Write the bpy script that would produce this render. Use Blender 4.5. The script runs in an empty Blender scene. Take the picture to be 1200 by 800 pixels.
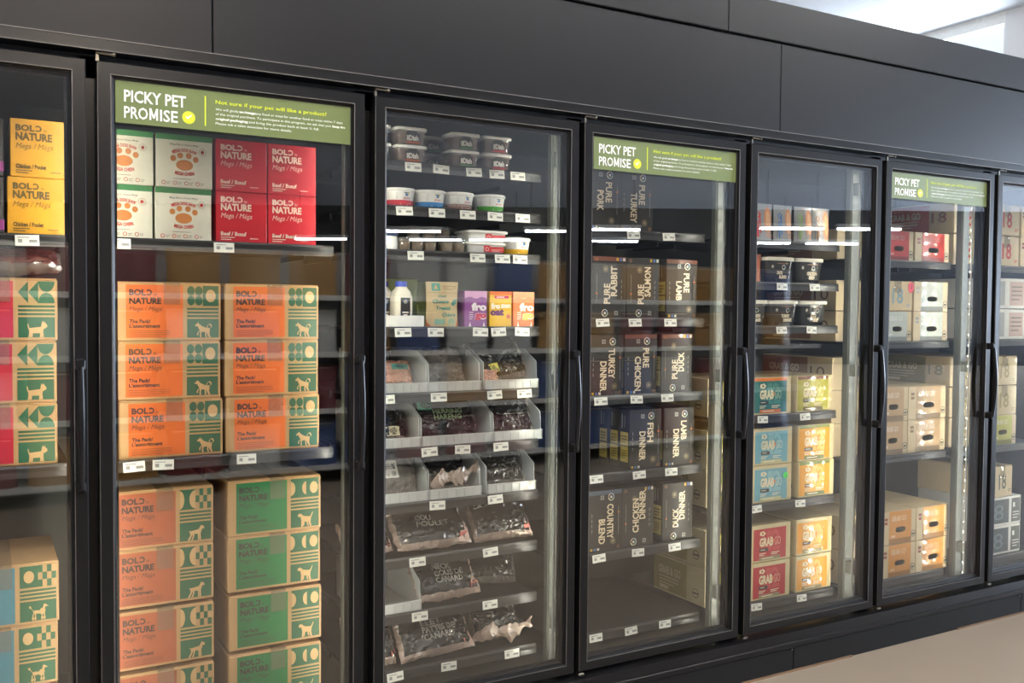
import bpy, bmesh, math, random
from mathutils import Vector, Matrix, noise
random.seed(7)
S = bpy.context.scene
COL = S.collection
ORD = ['first', 'second', 'third', 'fourth', 'fifth', 'sixth', 'seventh', 'eighth', 'ninth', 'tenth', 'eleventh']
Z0 = 0.185                                  # floor to underside of the glass doors

# ------------------------------------------------------------------ camera
cam = bpy.data.cameras.new('camera'); cam.sensor_width = 36; cam.lens = 33.0
cam.clip_start = .02; cam.clip_end = 200
camo = bpy.data.objects.new('camera', cam); COL.objects.link(camo)
YAW, PIT, ROL = 0.51548394, -0.03522990, 0.00847031
_f = Vector((math.sin(YAW)*math.cos(PIT), math.cos(YAW)*math.cos(PIT), math.sin(PIT)))
_r = Vector((math.cos(YAW), -math.sin(YAW), 0)); _u = _r.cross(_f)
_r2 = _r*math.cos(ROL)+_u*math.sin(ROL); _u2 = _u*math.cos(ROL)-_r*math.sin(ROL)
camo.matrix_world = Matrix(((_r2.x, _u2.x, -_f.x, -0.27704), (_r2.y, _u2.y, -_f.y, -2.73891),
                            (_r2.z, _u2.z, -_f.z, 1.28858+Z0), (0, 0, 0, 1)))
S.camera = camo

# ------------------------------------------------------------------ sky, lights, exposure
W = bpy.data.worlds.new('sky'); S.world = W; W.use_nodes = True
bg = W.node_tree.nodes['Background']
bg.inputs[0].default_value = (.78, .88, 1, 1); bg.inputs[1].default_value = 3.0
LED_POWER = 350.0                           # freezer strip diodes
TUBE_POWER = 92.0                           # ceiling tubes over the aisle
PENDANT_POWER = 30.0                        # linear pendants far across the store
def area(name, loc, rot, sx, sy, power, col):
    l = bpy.data.lights.new(name, 'AREA'); l.shape = 'RECTANGLE'; l.size = sx; l.size_y = sy
    l.energy = power; l.color = col
    o = bpy.data.objects.new(name, l); COL.objects.link(o); o.location = loc; o.rotation_euler = rot
    return o
area('daylight_right', (8.5, 3.5, 3.6), (0, math.radians(90), 0), 1.1, 1.8, 160, (.85, .92, 1))
area('daylight_storefront', (26.9, -13, 2.0), (0, math.radians(108), 0), 3.2, 22, 21000, (.68, .82, 1))
S.view_settings.view_transform = 'Standard'; S.view_settings.look = 'None'
S.view_settings.exposure = -0.3; S.view_settings.gamma = 1; S.view_settings.use_curve_mapping = False
S.cycles.max_bounces = 7; S.cycles.diffuse_bounces = 3; S.cycles.glossy_bounces = 4
S.cycles.transmission_bounces = 6; S.cycles.transparent_max_bounces = 24
S.cycles.sample_clamp_indirect = 6; S.cycles.caustics_reflective = False; S.cycles.caustics_refractive = False

# ------------------------------------------------------------------ materials
def lin(c): return tuple(((x/255)/12.92 if x/255 <= .04045 else ((x/255+.055)/1.055)**2.4) for x in c)
MATS = {}
def mat(name, rgb, rough=.5, metal=0, spec=.5, vary=.06, scale=30, bump=0, coat=0, stretch=(1, 1, 1)):
    if name in MATS: return MATS[name]
    m = bpy.data.materials.new(name); m.use_nodes = True; nt = m.node_tree; N = nt.nodes; L = nt.links
    b = N['Principled BSDF']; c = lin(rgb)
    tc = N.new('ShaderNodeTexCoord'); mp = N.new('ShaderNodeMapping'); mp.inputs['Scale'].default_value = stretch
    nz = N.new('ShaderNodeTexNoise'); nz.inputs['Scale'].default_value = scale; nz.inputs['Detail'].default_value = 4
    L.new(tc.outputs['Object'], mp.inputs[0]); L.new(mp.outputs[0], nz.inputs['Vector'])
    rp = N.new('ShaderNodeMixRGB')
    rp.inputs[1].default_value = (*[x*(1-vary*2) for x in c], 1)
    rp.inputs[2].default_value = (*[min(1, x*(1+vary*2)) for x in c], 1)
    L.new(nz.outputs['Fac'], rp.inputs[0]); L.new(rp.outputs[0], b.inputs['Base Color'])
    b.inputs['Roughness'].default_value = rough; b.inputs['Metallic'].default_value = metal
    b.inputs['Specular IOR Level'].default_value = spec
    if coat: b.inputs['Coat Weight'].default_value = coat; b.inputs['Coat Roughness'].default_value = .08
    if bump:
        bp = N.new('ShaderNodeBump'); bp.inputs['Strength'].default_value = bump; bp.inputs['Distance'].default_value = .004
        L.new(nz.outputs['Fac'], bp.inputs['Height']); L.new(bp.outputs[0], b.inputs['Normal'])
    MATS[name] = m; return m
def ink(rgb, rough=.5, coat=0):             # flat print, one material per colour
    return mat('ink_%d_%d_%d_%d' % (*rgb, int(rough*100)), rgb, rough, vary=.03, scale=60, coat=coat)
def emit(name, rgb, strength):
    m = bpy.data.materials.new(name); m.use_nodes = True; nt = m.node_tree; nt.nodes.remove(nt.nodes['Principled BSDF'])
    e = nt.nodes.new('ShaderNodeEmission'); e.inputs[0].default_value = (*rgb, 1); e.inputs[1].default_value = strength
    nt.links.new(e.outputs[0], nt.nodes['Material Output'].inputs[0]); MATS[name] = m; return m
def glass(name, f0, tint):                  # clear sheet: transparent + mirror by Schlick's law, same from both sides
    m = bpy.data.materials.new(name); m.use_nodes = True; nt = m.node_tree; N = nt.nodes; L = nt.links
    N.remove(N['Principled BSDF'])
    g = N.new('ShaderNodeNewGeometry'); d = N.new('ShaderNodeVectorMath'); d.operation = 'DOT_PRODUCT'
    L.new(g.outputs['Incoming'], d.inputs[0]); L.new(g.outputs['Normal'], d.inputs[1])
    def mth(op, a, b):
        n = N.new('ShaderNodeMath'); n.operation = op; n.use_clamp = op == 'MULTIPLY_ADD'
        for i, v in enumerate((a, b)):
            if isinstance(v, (int, float)): n.inputs[i].default_value = v
            else: L.new(v, n.inputs[i])
        return n.outputs[0]
    c = mth('ABSOLUTE', d.outputs['Value'], 0); p5 = mth('POWER', mth('SUBTRACT', 1, c), 5)
    fr = mth('ADD', mth('MULTIPLY', p5, 1-f0), f0)
    t = N.new('ShaderNodeBsdfTransparent'); t.inputs[0].default_value = (*tint, 1)
    gl = N.new('ShaderNodeBsdfGlossy'); gl.inputs['Roughness'].default_value = .0
    mx = N.new('ShaderNodeMixShader'); L.new(fr, mx.inputs[0]); L.new(t.outputs[0], mx.inputs[1]); L.new(gl.outputs[0], mx.inputs[2])
    L.new(mx.outputs[0], N['Material Output'].inputs[0]); MATS[name] = m; return m
def film(name, rgb, clear, rough=.15, bump=.5, glossy=.22, scale=22):     # plastic film or translucent moulding
    m = bpy.data.materials.new(name); m.use_nodes = True; nt = m.node_tree; N = nt.nodes; L = nt.links
    N.remove(N['Principled BSDF'])
    nz = N.new('ShaderNodeTexNoise'); nz.inputs['Scale'].default_value = scale; nz.inputs['Detail'].default_value = 3
    tc = N.new('ShaderNodeTexCoord'); L.new(tc.outputs['Object'], nz.inputs['Vector'])
    bp = N.new('ShaderNodeBump'); bp.inputs['Strength'].default_value = bump; bp.inputs['Distance'].default_value = .006
    L.new(nz.outputs['Fac'], bp.inputs['Height'])
    t = N.new('ShaderNodeBsdfTransparent'); df = N.new('ShaderNodeBsdfDiffuse'); df.inputs[0].default_value = (*lin(rgb), 1)
    tl = N.new('ShaderNodeBsdfTranslucent'); tl.inputs[0].default_value = (*lin(rgb), 1)
    gl = N.new('ShaderNodeBsdfGlossy'); gl.inputs['Roughness'].default_value = rough
    m0 = N.new('ShaderNodeMixShader'); m0.inputs[0].default_value = .4
    m1 = N.new('ShaderNodeMixShader'); m1.inputs[0].default_value = clear
    m2 = N.new('ShaderNodeMixShader'); m2.inputs[0].default_value = glossy
    for n in (df, tl, gl): L.new(bp.outputs[0], n.inputs['Normal'])
    L.new(df.outputs[0], m0.inputs[1]); L.new(tl.outputs[0], m0.inputs[2])
    L.new(m0.outputs[0], m1.inputs[1]); L.new(t.outputs[0], m1.inputs[2])
    L.new(m1.outputs[0], m2.inputs[1]); L.new(gl.outputs[0], m2.inputs[2])
    L.new(m2.outputs[0], N['Material Output'].inputs[0]); MATS[name] = m; return m

BLK = mat('black_powder_coat', (24, 24, 26), .28, vary=.05, scale=40, spec=.22)
FASC = mat('charcoal_satin_panel', (24, 24, 27), .36, vary=.04, scale=6, spec=.24)
KICKM = mat('black_kick_metal', (27, 26, 25), .6, vary=.12, scale=14, spec=.1)
GASK = mat('black_rubber_gasket', (16, 16, 18), .6)
STEEL = mat('brushed_steel', (124, 120, 112), .35, metal=1)
TRIM = mat('pale_metal_edge', (112, 109, 106), .45, metal=.6, vary=.2, scale=9)  # thin lines in a paler metal tone along the edges
UPR = mat('grey_green_metal', (70, 73, 67), .4, vary=.04)
INNER = mat('dark_grey_liner', (42, 45, 42), .45, vary=.06, scale=8)
SHELFM = mat('black_shelf_metal', (30, 30, 30), .4, vary=.06)
RAILM = mat('charcoal_rail_plastic', (42, 42, 42), .32, vary=.05, stretch=(.05, 1, 1), scale=60)
TAGM = ink((238, 238, 228)); TAGI = ink((150, 150, 146))
KRAFT = mat('kraft_board', (192, 153, 106), .5, vary=.05, scale=26, stretch=(1, 1, .3), bump=.05)
CREAM = mat('cream_kraft_board', (206, 186, 148), .42, vary=.05, scale=26)
PANE = glass('door_glass', .10, (.975, .985, .98))
TAPE = film('clear_tape', (214, 196, 160), .88, rough=.12, bump=.6, glossy=.13)
CLEARF = film('clear_bag_film', (215, 205, 195), .5, rough=.1, bump=1.0, glossy=.3)
PINKF = film('pinkish_bag_film', (216, 192, 176), .18, rough=.14, bump=1.0, glossy=.18)
BINM = film('milky_bin_plastic', (244, 246, 244), .16, rough=.25, bump=.1, glossy=.08)
TUBCL = film('clear_tub_plastic', (225, 225, 222), .72, rough=.08, bump=.05, glossy=.14)
BAGB = mat('black_bag_plastic', (34, 35, 36), .13, vary=.2, scale=14, bump=.9, spec=.7)
WHITEP = mat('white_plastic', (244, 243, 238), .4)
FLOORM = mat('polished_concrete', (166, 152, 135), .35, vary=.05, scale=1.6, spec=.3)
WALLW = mat('white_wall_paint', (232, 232, 232), .7, vary=.02, scale=3)
CEILM = mat('white_ceiling_paint', (230, 236, 248), .8, vary=.02, scale=1)
DARKW = mat('dark_store_wall', (40, 40, 44), .6)
LEDM = emit('led_diode', (1, .95, .80), LED_POWER)
TUBEM = emit('tube_light', (1, .97, .93), TUBE_POWER)
SPOTM = emit('warm_bulb', (1, .80, .60), 3500.0)
PENDM = emit('pendant_light', (.95, .97, 1), PENDANT_POWER)

# ------------------------------------------------------------------ mesh building
class MB:
    def __init__(s): s.v = []; s.f = []; s.m = []
    def add(s, vs, fs, mi=0):
        k = len(s.v); s.v += [tuple(v) for v in vs]; s.f += [[i+k for i in f] for f in fs]; s.m += [mi]*len(fs); return s
    def box(s, x0, y0, z0, x1, y1, z1, bev=0, mi=0, seg=1):
        bm = bmesh.new(); bmesh.ops.create_cube(bm, size=1)
        for v in bm.verts: v.co = ((x0+x1)/2+v.co.x*(x1-x0), (y0+y1)/2+v.co.y*(y1-y0), (z0+z1)/2+v.co.z*(z1-z0))
        if bev: bmesh.ops.bevel(bm, geom=list(bm.edges), offset=bev, segments=seg, affect='EDGES', profile=.5)
        bm.verts.index_update(); s.add([v.co for v in bm.verts], [[v.index for v in f.verts] for f in bm.faces], mi); bm.free(); return s
    def prism(s, pts, axis, a, b, mi=0):      # pts: 2-D outline in the two other axes
        n = len(pts)
        def p3(p, t): return {0: (t, p[0], p[1]), 1: (p[0], t, p[1]), 2: (p[0], p[1], t)}[axis]
        vs = [p3(p, a) for p in pts]+[p3(p, b) for p in pts]
        return s.add(vs, [list(range(n))[::-1], list(range(n, 2*n))]+[[i, (i+1) % n, n+(i+1) % n, n+i] for i in range(n)], mi)
    def loft(s, rings, mi=0, cap=True):
        n = len(rings[0]); vs = [p for r in rings for p in r]; fs = []
        for k in range(len(rings)-1):
            for i in range(n): fs.append([k*n+i, k*n+(i+1) % n, (k+1)*n+(i+1) % n, (k+1)*n+i])
        if cap: fs.append(list(range(n))[::-1]); fs.append([(len(rings)-1)*n+i for i in range(n)])
        return s.add(vs, fs, mi)
    def tube(s, path, r, n=8, mi=0):
        rings = []
        for k, p in enumerate(path):
            p = Vector(p); a = Vector(path[max(k-1, 0)]); b = Vector(path[min(k+1, len(path)-1)])
            t = (b-a).normalized(); u = t.orthogonal().normalized() if abs(t.z) > .9 else t.cross(Vector((0, 0, 1))).normalized(); w = t.cross(u)
            rr = r[k] if isinstance(r, (list, tuple)) else r
            rings.append([p+u*rr*math.cos(2*math.pi*i/n)+w*rr*math.sin(2*math.pi*i/n) for i in range(n)])
        return s.loft(rings, mi)
    def build(s, name, mats, parent=None, smooth=False, loc=None, sharp=42):
        me = bpy.data.meshes.new(name); me.from_pydata(s.v, [], s.f)
        for m in (mats if isinstance(mats, (list, tuple)) else [mats]): me.materials.append(m)
        me.polygons.foreach_set('material_index', s.m)
        if smooth: me.polygons.foreach_set('use_smooth', [True]*len(s.f))
        me.update()
        if smooth:
            bm = bmesh.new(); bm.from_mesh(me); bmesh.ops.recalc_face_normals(bm, faces=bm.faces); bm.to_mesh(me); bm.free()
            me.set_sharp_from_angle(angle=math.radians(sharp))
        o = bpy.data.objects.new(name, me); COL.objects.link(o)
        if parent: o.parent = parent
        if loc: o.location = loc
        return o
def sq(a, b, z, p=5, n=28, cx=0, cy=0):       # superellipse ring
    out = []
    for i in range(n):
        t = 2*math.pi*i/n; c, q = math.cos(t), math.sin(t)
        out.append((cx+a*math.copysign(abs(c)**(2/p), c), cy+b*math.copysign(abs(q)**(2/p), q), z))
    return out

_txt = {}
def text_geo(s, bold, shear):
    k = (s, bold, shear)
    if k not in _txt:
        c = bpy.data.curves.new('t', 'FONT'); c.body = s; c.resolution_u = 2; c.offset = bold; c.shear = shear
        o = bpy.data.objects.new('t', c); me = o.to_mesh()
        vs = [(v.co.x, v.co.y) for v in me.vertices]; fs = [list(p.vertices) for p in me.polygons]
        o.to_mesh_clear(); bpy.data.objects.remove(o); bpy.data.curves.remove(c)
        x0 = min(v[0] for v in vs); x1 = max(v[0] for v in vs)
        _txt[k] = ([((v[0]-x0), v[1]/.73) for v in vs], fs, x1-x0)
    return _txt[k]
class Print:                                  # flat print on a face: u to the right, v up, thin ink layers in front
    def __init__(s, w=1, h=1): s.w = w; s.h = h; s.mb = MB(); s.mats = []; s.coat = 0
    def mi(s, m):
        if not hasattr(m, 'use_nodes'): m = ink(m, .3, s.coat) if s.coat else ink(m)
        if m not in s.mats: s.mats.append(m)
        return s.mats.index(m)
    def put(s, uv, fs, m, lay):
        s.mb.add([(u*s.w, -(.0006+.0004*lay), v*s.h) for u, v in uv], fs, s.mi(m)); return s
    def poly(s, pts, m, lay=1): return s.put(pts, [list(range(len(pts)))], m, lay)
    def rect(s, u0, v0, u1, v1, m, lay=0, n=1):
        uv = []; fs = []
        for i in range(n+1): uv += [(u0+(u1-u0)*i/n, v0), (u0+(u1-u0)*i/n, v1)]
        for i in range(n): fs.append([2*i, 2*i+2, 2*i+3, 2*i+1])
        return s.put(uv, fs, m, lay)
    def ell(s, u, v, ru, rv, m, lay=1, a0=0, a1=360, n=18):
        pts = [(u+ru*math.cos(math.radians(a0+(a1-a0)*i/n)), v+rv*math.sin(math.radians(a0+(a1-a0)*i/n))) for i in range(n+(a1-a0 < 360))]
        return s.poly(pts, m, lay)
    def circ(s, u, v, r, m, lay=1, a0=0, a1=360, n=18): return s.ell(u, v, r/s.w, r/s.h, m, lay, a0, a1, n)   # r in metres
    def ring(s, u, v, r, t, m, lay=1, n=20):
        o = [(u+r/s.w*math.cos(6.2832*i/n), v+r/s.h*math.sin(6.2832*i/n)) for i in range(n)]
        q = [(u+(r-t)/s.w*math.cos(6.2832*i/n), v+(r-t)/s.h*math.sin(6.2832*i/n)) for i in range(n)]
        return s.put(o+q, [[i, (i+1) % n, n+(i+1) % n, n+i] for i in range(n)], m, lay)
    def text(s, t, u, v, h, m, w=None, bold=.02, rot=0, shear=0, lay=2, mirror=False, cx=False, arc=None):
        # baseline start at (u, v); h = cap height and w = width, both as fractions of the face height / width
        vs, fs, tw = text_geo(t, bold, shear)
        H = h*s.h; Wd = tw*H/.73 if w is None else w*s.w
        if rot in (90, -90):
            H = h*s.w; Wd = tw*H/.73 if w is None else w*s.h
        out = []
        for x, y in vs:
            x = x/tw*Wd; y = y*H
            if cx: x -= Wd/2
            if mirror: x = Wd-x
            if arc:                           # arc = radius in metres, + bends up, - bends down
                a = x/arc; R = arc
                x, y = (R+y)*math.sin(a), (R+y)*math.cos(a)-R
            if rot == 90: x, y = -y, x
            elif rot == -90: x, y = y, -x
            out.append((u+x/s.w, v+y/s.h))
        return s.put(out, [f[::-1] for f in fs] if mirror else fs, m, lay)
    def lines(s, u0, v0, u1, n, dv, m, lay=2, t=.35):
        for k in range(n): s.rect(u0, v0-k*dv, u1-(.25*(u1-u0) if k == n-1 else 0), v0-k*dv+dv*t, m, lay)
        return s
    def build(s, name, parent, loc=(0, 0, 0), rotz=0, fn=None):
        if fn: s.mb.v = [fn(*v) for v in s.mb.v]
        o = s.mb.build(name, s.mats, parent); o.location = loc; o.rotation_euler = (0, 0, rotz); return o

def thing(name, label, cat, loc=(0, 0, 0), rz=0, group=None):
    o = bpy.data.objects.new(name, None); o.empty_display_size = .05; COL.objects.link(o)
    o.location = (loc[0], loc[1], loc[2]+Z0); o.rotation_euler = (0, 0, rz); o['label'] = label; o['category'] = cat
    if group: o['group'] = group
    return o
def dup(root, label, loc, rz=0, group=None):
    r = root.copy(); COL.objects.link(r); r.location = (loc[0], loc[1], loc[2]+Z0); r.rotation_euler = (0, 0, rz); r['label'] = label
    if group: r['group'] = group
    for ch in list(root.children):
        c = ch.copy(); COL.objects.link(c); c.parent = r
        for g in ch.children:
            d = g.copy(); COL.objects.link(d); d.parent = c
    return r
PROTO = {}
def place(key, maker, label, loc, rz=0, group=None):
    if key in PROTO: return dup(PROTO[key], label, loc, rz, group)
    o = maker(); o.location = (loc[0], loc[1], loc[2]+Z0); o.rotation_euler = (0, 0, rz); o['label'] = label
    if group: o['group'] = group
    PROTO[key] = o; return o
def struct(name, mb, m):
    o = mb.build(name, m); o['kind'] = 'structure'; return o
R1 = lambda a=.006: random.uniform(-a, a)

# ------------------------------------------------------------------ the store around the freezers
struct('floor', MB().box(-10, -32, -.1, 26, 5, 0), FLOORM)
struct('ceiling', MB().box(-10, -32, 4.26, 26, 5, 4.4), CEILM)
struct('wall_back', MB().box(-10, 4.8, 0, 8.2, 5, 4.26), WALLW)
struct('wall_left', MB().box(-10.2, -32, 0, -10, 5, 4.26), WALLW)
struct('wall_right', MB().box(8, 4.3, 0, 8.2, 5, 4.26).box(8, 1, 0, 8.2, 2.66, 4.26).box(8, 2.66, 0, 8.2, 4.3, 3.0), WALLW)
struct('wall_corner', MB().box(8.2, 1, 0, 26, 1.2, 4.26), WALLW)
struct('wall_east', MB().box(26, -32, 0, 26.2, 1.2, .6).box(26, -32, 4.18, 26.2, 1.2, 4.26).box(26, -32, .6, 26.2, -24, 4.18).box(26, -2, .6, 26.2, 1.2, 4.18), WALLW)
we = struct('window_2', MB().box(26.02, -24, .6, 26.12, -2, .68).box(26.02, -24, 4.1, 26.12, -2, 4.18), WHITEP)
for k in range(9): MB().box(26.02, -24+2.74*k, .68, 26.12, -23.92+2.74*k, 4.1).build('window_bar', WHITEP, we)
t = math.radians(-29)                          # the far wall runs at an angle
o = struct('wall_far', MB().box(-24, 0, 0, 24, .2, 4.26), DARKW)
o.location = (11.5, -20.6, 0); o.rotation_euler = (0, 0, math.radians(29))
wf = struct('window_1', MB().box(8.0, 2.66, 4.15, 8.14, 4.3, 4.26).box(8.02, 2.66, 3.0, 8.14, 4.3, 3.06).box(8.02, 4.24, 3.06, 8.14, 4.3, 4.15).box(8.02, 2.66, 3.06, 8.14, 2.69, 4.15), WHITEP)
p = MB().box(8.06, 2.69, 3.06, 8.08, 4.24, 4.15).build('pane', PANE, wf)
# ceiling tube fixtures above the aisle, one unseen fill light added behind the freezers, and linear pendants far across the store
def tube_fixture():
    r = thing('ceiling_light', '', 'light')
    MB().box(-1.2, -.09, .03, 1.2, .09, .09, .01).build('housing', WHITEP, r)
    MB().tube([(-1.15, 0, 0), (1.15, 0, 0)], .03, 8).build('tube', TUBEM, r, True)
    return r
for i, (x, y) in enumerate(((-4.2, -1.6), (-1.2, -1.6), (1.8, -1.6), (4.8, -1.6), (-3.0, -2.9), (0, -2.9), (3.0, -2.9), (6.0, -2.9), (.4, -6.5), (2.2, 2.6))):
    row = 'row over the freezer doors' if i < 4 else ('second row' if i < 8 else 'single one')
    place('tubefix', tube_fixture, 'white ceiling tube light, %s, %s' % (row, ('leftmost', 'centre left', 'centre right', 'rightmost')[i % 4] if i < 8 else ('behind the shelving', 'added unseen behind the freezers')[i-8]), (x, y, 4.17-Z0), 0, 'ceiling tube lights')
def spot():
    r = thing('ceiling_spotlight', '', 'light')
    MB().loft([[(a*math.cos(6.2832*i/16), a*math.sin(6.2832*i/16), z) for i in range(16)] for a, z in ((.07, 0), (.085, .02), (.085, .15), (.02, .18))]).build('housing', WHITEP, r, True)
    MB().loft([[(a*math.cos(6.2832*i/16), a*math.sin(6.2832*i/16), z) for i in range(16)] for a, z in ((.03, -.03), (.062, -.015), (.066, -.001))]).build('bulb', SPOTM, r, True)
    return r
place('spot', spot, 'round ceiling spotlight with warm bulb behind the shelving', (.5, -6.3, 4.08-Z0))
def pendant():
    r = thing('pendant_light', '', 'light')
    MB().box(-.62, -.06, 0, .62, .06, .05, .01).build('lens', PENDM, r)
    MB().box(-.65, -.07, .05, .65, .07, .12, .01).build('housing', WHITEP, r)
    for s in (-.5, .5): MB().tube([(s, 0, .12), (s, 0, 1.175)], .008, 6).build('cord', STEEL, r)
    return r
for i, (x, y) in enumerate(((6.9, -19.3), (7.8, -15.9), (9.3, -17.9), (10.5, -17.1), (10.3, -14.1), (11.0, -13.1), (13.0, -15.8), (13.8, -10.8), (16.3, -14.1), (17.75, -13.3), (15.15, -10.05))):
    place('pend', pendant, 'linear pendant light across the store, %s from the left' % ORD[i], (x, y, 3.085-Z0), math.radians(29), 'linear pendant lights')

# ------------------------------------------------------------------ freezer cabinet
PW = .78; X0, X1 = -.80, 4.70
cab = thing('freezer_cabinet', 'long black built-in freezer cabinet with dark panels above seven glass doors', 'freezer')
bnd = [-.014+i*PW for i in range(-1, 7)]
MB().box(X0, -.012, 1.962, X1, .05, 1.995, .003).build('header_bar', BLK, cab)
MB().box(X0, .05, 1.90, X1, .09, 1.962).build('header_frame', GASK, cab)
for z in (1.9625, 1.9935): MB().box(X0, -.0128, z, X1, -.0105, z+.0022).build('edge_trim', TRIM, cab)
for a, b in ((X0, .2975), (.3005, 2.4855), (2.4885, X1)):
    MB().box(a, 0, 1.996, b, .03, 2.341, .002).build('fascia_panel', FASC, cab)
for a, b in ((X0, 2.1985), (2.2015, X1)):
    MB().box(a, -.012, 2.344, b, .03, 2.497, .003).build('fascia_cap', FASC, cab)
MB().box(X0, .03, 1.99, X1, 1.0, 2.49).build('top_box', DARKW, cab)
MB().box(X0, .87, -Z0, X1, .93, 1.99).build('back_panel', INNER, cab)
MB().box(X0, .06, 1.96, X1, .87, 1.99).build('ceiling_liner', INNER, cab)
MB().box(X0, .06, -.06, X1, .87, -.012).build('deck_liner', INNER, cab)
for s in (X0-.05, X1): MB().box(s, .0, -Z0, s+.05, .95, 2.49).build('end_panel', FASC, cab)
sill = MB().prism([(-.01, -.022), (.10, -.008), (.10, -.06), (-.014, -.06)], 0, X0, X1).build('sill', BLK, cab)
MB().box(X0, -.018, -.085, X1, .10, -.061, .003).build('sill_trim', BLK, cab)
for a, b in ((X0, .79), (.793, 1.55), (1.553, 2.605), (2.608, 4.148), (4.151, X1)):
    kp = MB().box(a, -.010, -Z0, b, .05, -.087, .002).build('kick_plate', KICKM, cab)
    MB().tube([(b-.01, -.0135, -.094), (b-.01, -.009, -.094)], .004, 8).build('screw', STEEL, kp)
for a, b in ((2.32, 2.95), (3.66, 4.2)): MB().box(a, -.017, -Z0, b, -.009, -Z0+.007).build('floor_seal', mat('brown_sealant', (120, 92, 66), .7), cab)
diode = MB()
for i in range(38):
    z = .03+i*.05
    diode.add([(-.0045, -.0005, z-.0045), (.0045, -.0005, z-.0045), (.0045, -.0005, z+.0045), (-.0045, -.0005, z+.0045)], [[0, 1, 2, 3]])
dm = None
for i, b in enumerate(bnd[1:]):
    mu = MB().box(b-.034, .05, -.06, b+.034, .088, 1.96, .003).build('mullion', BLK, cab)
    for s in (-1, 1):
        # diode strip on the rear corner of the mullion, turned into the bay
        if dm is None:
            ho = MB().box(-.006, 0, 0, .006, .006, 1.93); h = ho.build('led_housing', WHITEP, mu); hm = h.data
            d = diode.build('led_strip', LEDM, mu); d['kind'] = 'stuff'; dm = d.data
            h2 = h; d2 = d
        else:
            h2 = bpy.data.objects.new('led_housing', hm); COL.objects.link(h2); h2.parent = mu
            d2 = bpy.data.objects.new('led_strip', dm); COL.objects.link(d2); d2.parent = mu; d2['kind'] = 'stuff'
        # local -y is the emitting side; point it to (s*.6, .8)
        ang = math.atan2(.93, s*.36)+math.pi/2
        for q in (h2, d2): q.location = (b+s*.038, .098, 0); q.rotation_euler = (0, 0, ang)
    up = MB().box(b-.022, .15, -.012, b+.022, .19, 1.955, .003).box(b-.025, .158, -.012, b+.025, .182, 1.955).build('shelf_upright', UPR, cab)
    for z in (.12, 1.0, 1.8): MB().box(b-.02, .085, z, b+.02, .148, z+.05).build('bracket', UPR, up)

# ------------------------------------------------------------------ glass doors
GREEN = (104, 117, 66); YEL = (214, 226, 40); WHT = (244, 246, 240)
def sign_print(w, h):
    P = Print(w, h); P.rect(0, 0, 1, 1, GREEN)
    P.text('PICKY PET', .033, .52, .285, WHT, .243, .022); P.text('PRO', .033, .13, .285, WHT, .092, .018); P.text('ISE', .172, .13, .285, WHT, .071, .018)
    m0, m1, v0, v1, sw = .1305, .1645, .13, .415, .0075
    P.rect(m0, v0, m0+sw, v1, WHT, 2); P.rect(m1-sw, v0, m1, v1, WHT, 2); mm = (m0+m1)/2
    P.poly([(m0, v1), (m0+sw, v1), (mm+.0035, v0+.04), (mm-.0035, v0+.04)], WHT, 3); P.poly([(m1-sw, v1), (m1, v1), (mm+.0035, v0+.04), (mm-.0035, v0+.04)], WHT, 3)
    n = 36
    P.poly([(.287+(.0165+.0022*(i % 2))/w*math.cos(6.2832*i/n), .285+(.0165+.0022*(i % 2))/h*math.sin(6.2832*i/n)) for i in range(n)], YEL)
    c = lambda x, y: (.287+x/w, .285+y/h)
    P.poly([c(-.0085, .0015), c(-.0062, .0042), c(-.0025, .0005), c(.0068, .0085), c(.009, .0058), c(-.0025, -.0052)], WHT, 2)
    P.rect(.352, .12, .3575, .86, YEL, 1)
    P.text('Not sure if your pet will like a product?', .397, .70, .095, YEL, .49, .016)
    rows = ['We will gladly exchange any food or treat for another food or treat within 7 days',
            'of the original purchase. To participate in this program, we ask that you keep the',
            'original packaging, and bring the product back at least \u00bd full.', 'Please ask a sales associate for more details.']
    for i, (tx, ww) in enumerate(zip(rows, (.565, .577, .455, .33))):
        P.text(tx, .397, .535-.117*i, .06, WHT, ww, .004)
    # the words set in bold on the sign
    P.text('exchange', .4965, .535, .06, WHT, .072, .022, lay=3); P.text('keep the', .916, .418, .06, WHT, .058, .022, lay=3)
    P.text('original packaging', .397, .301, .06, WHT, .137, .022, lay=3)
    return P
FW = .042
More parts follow.
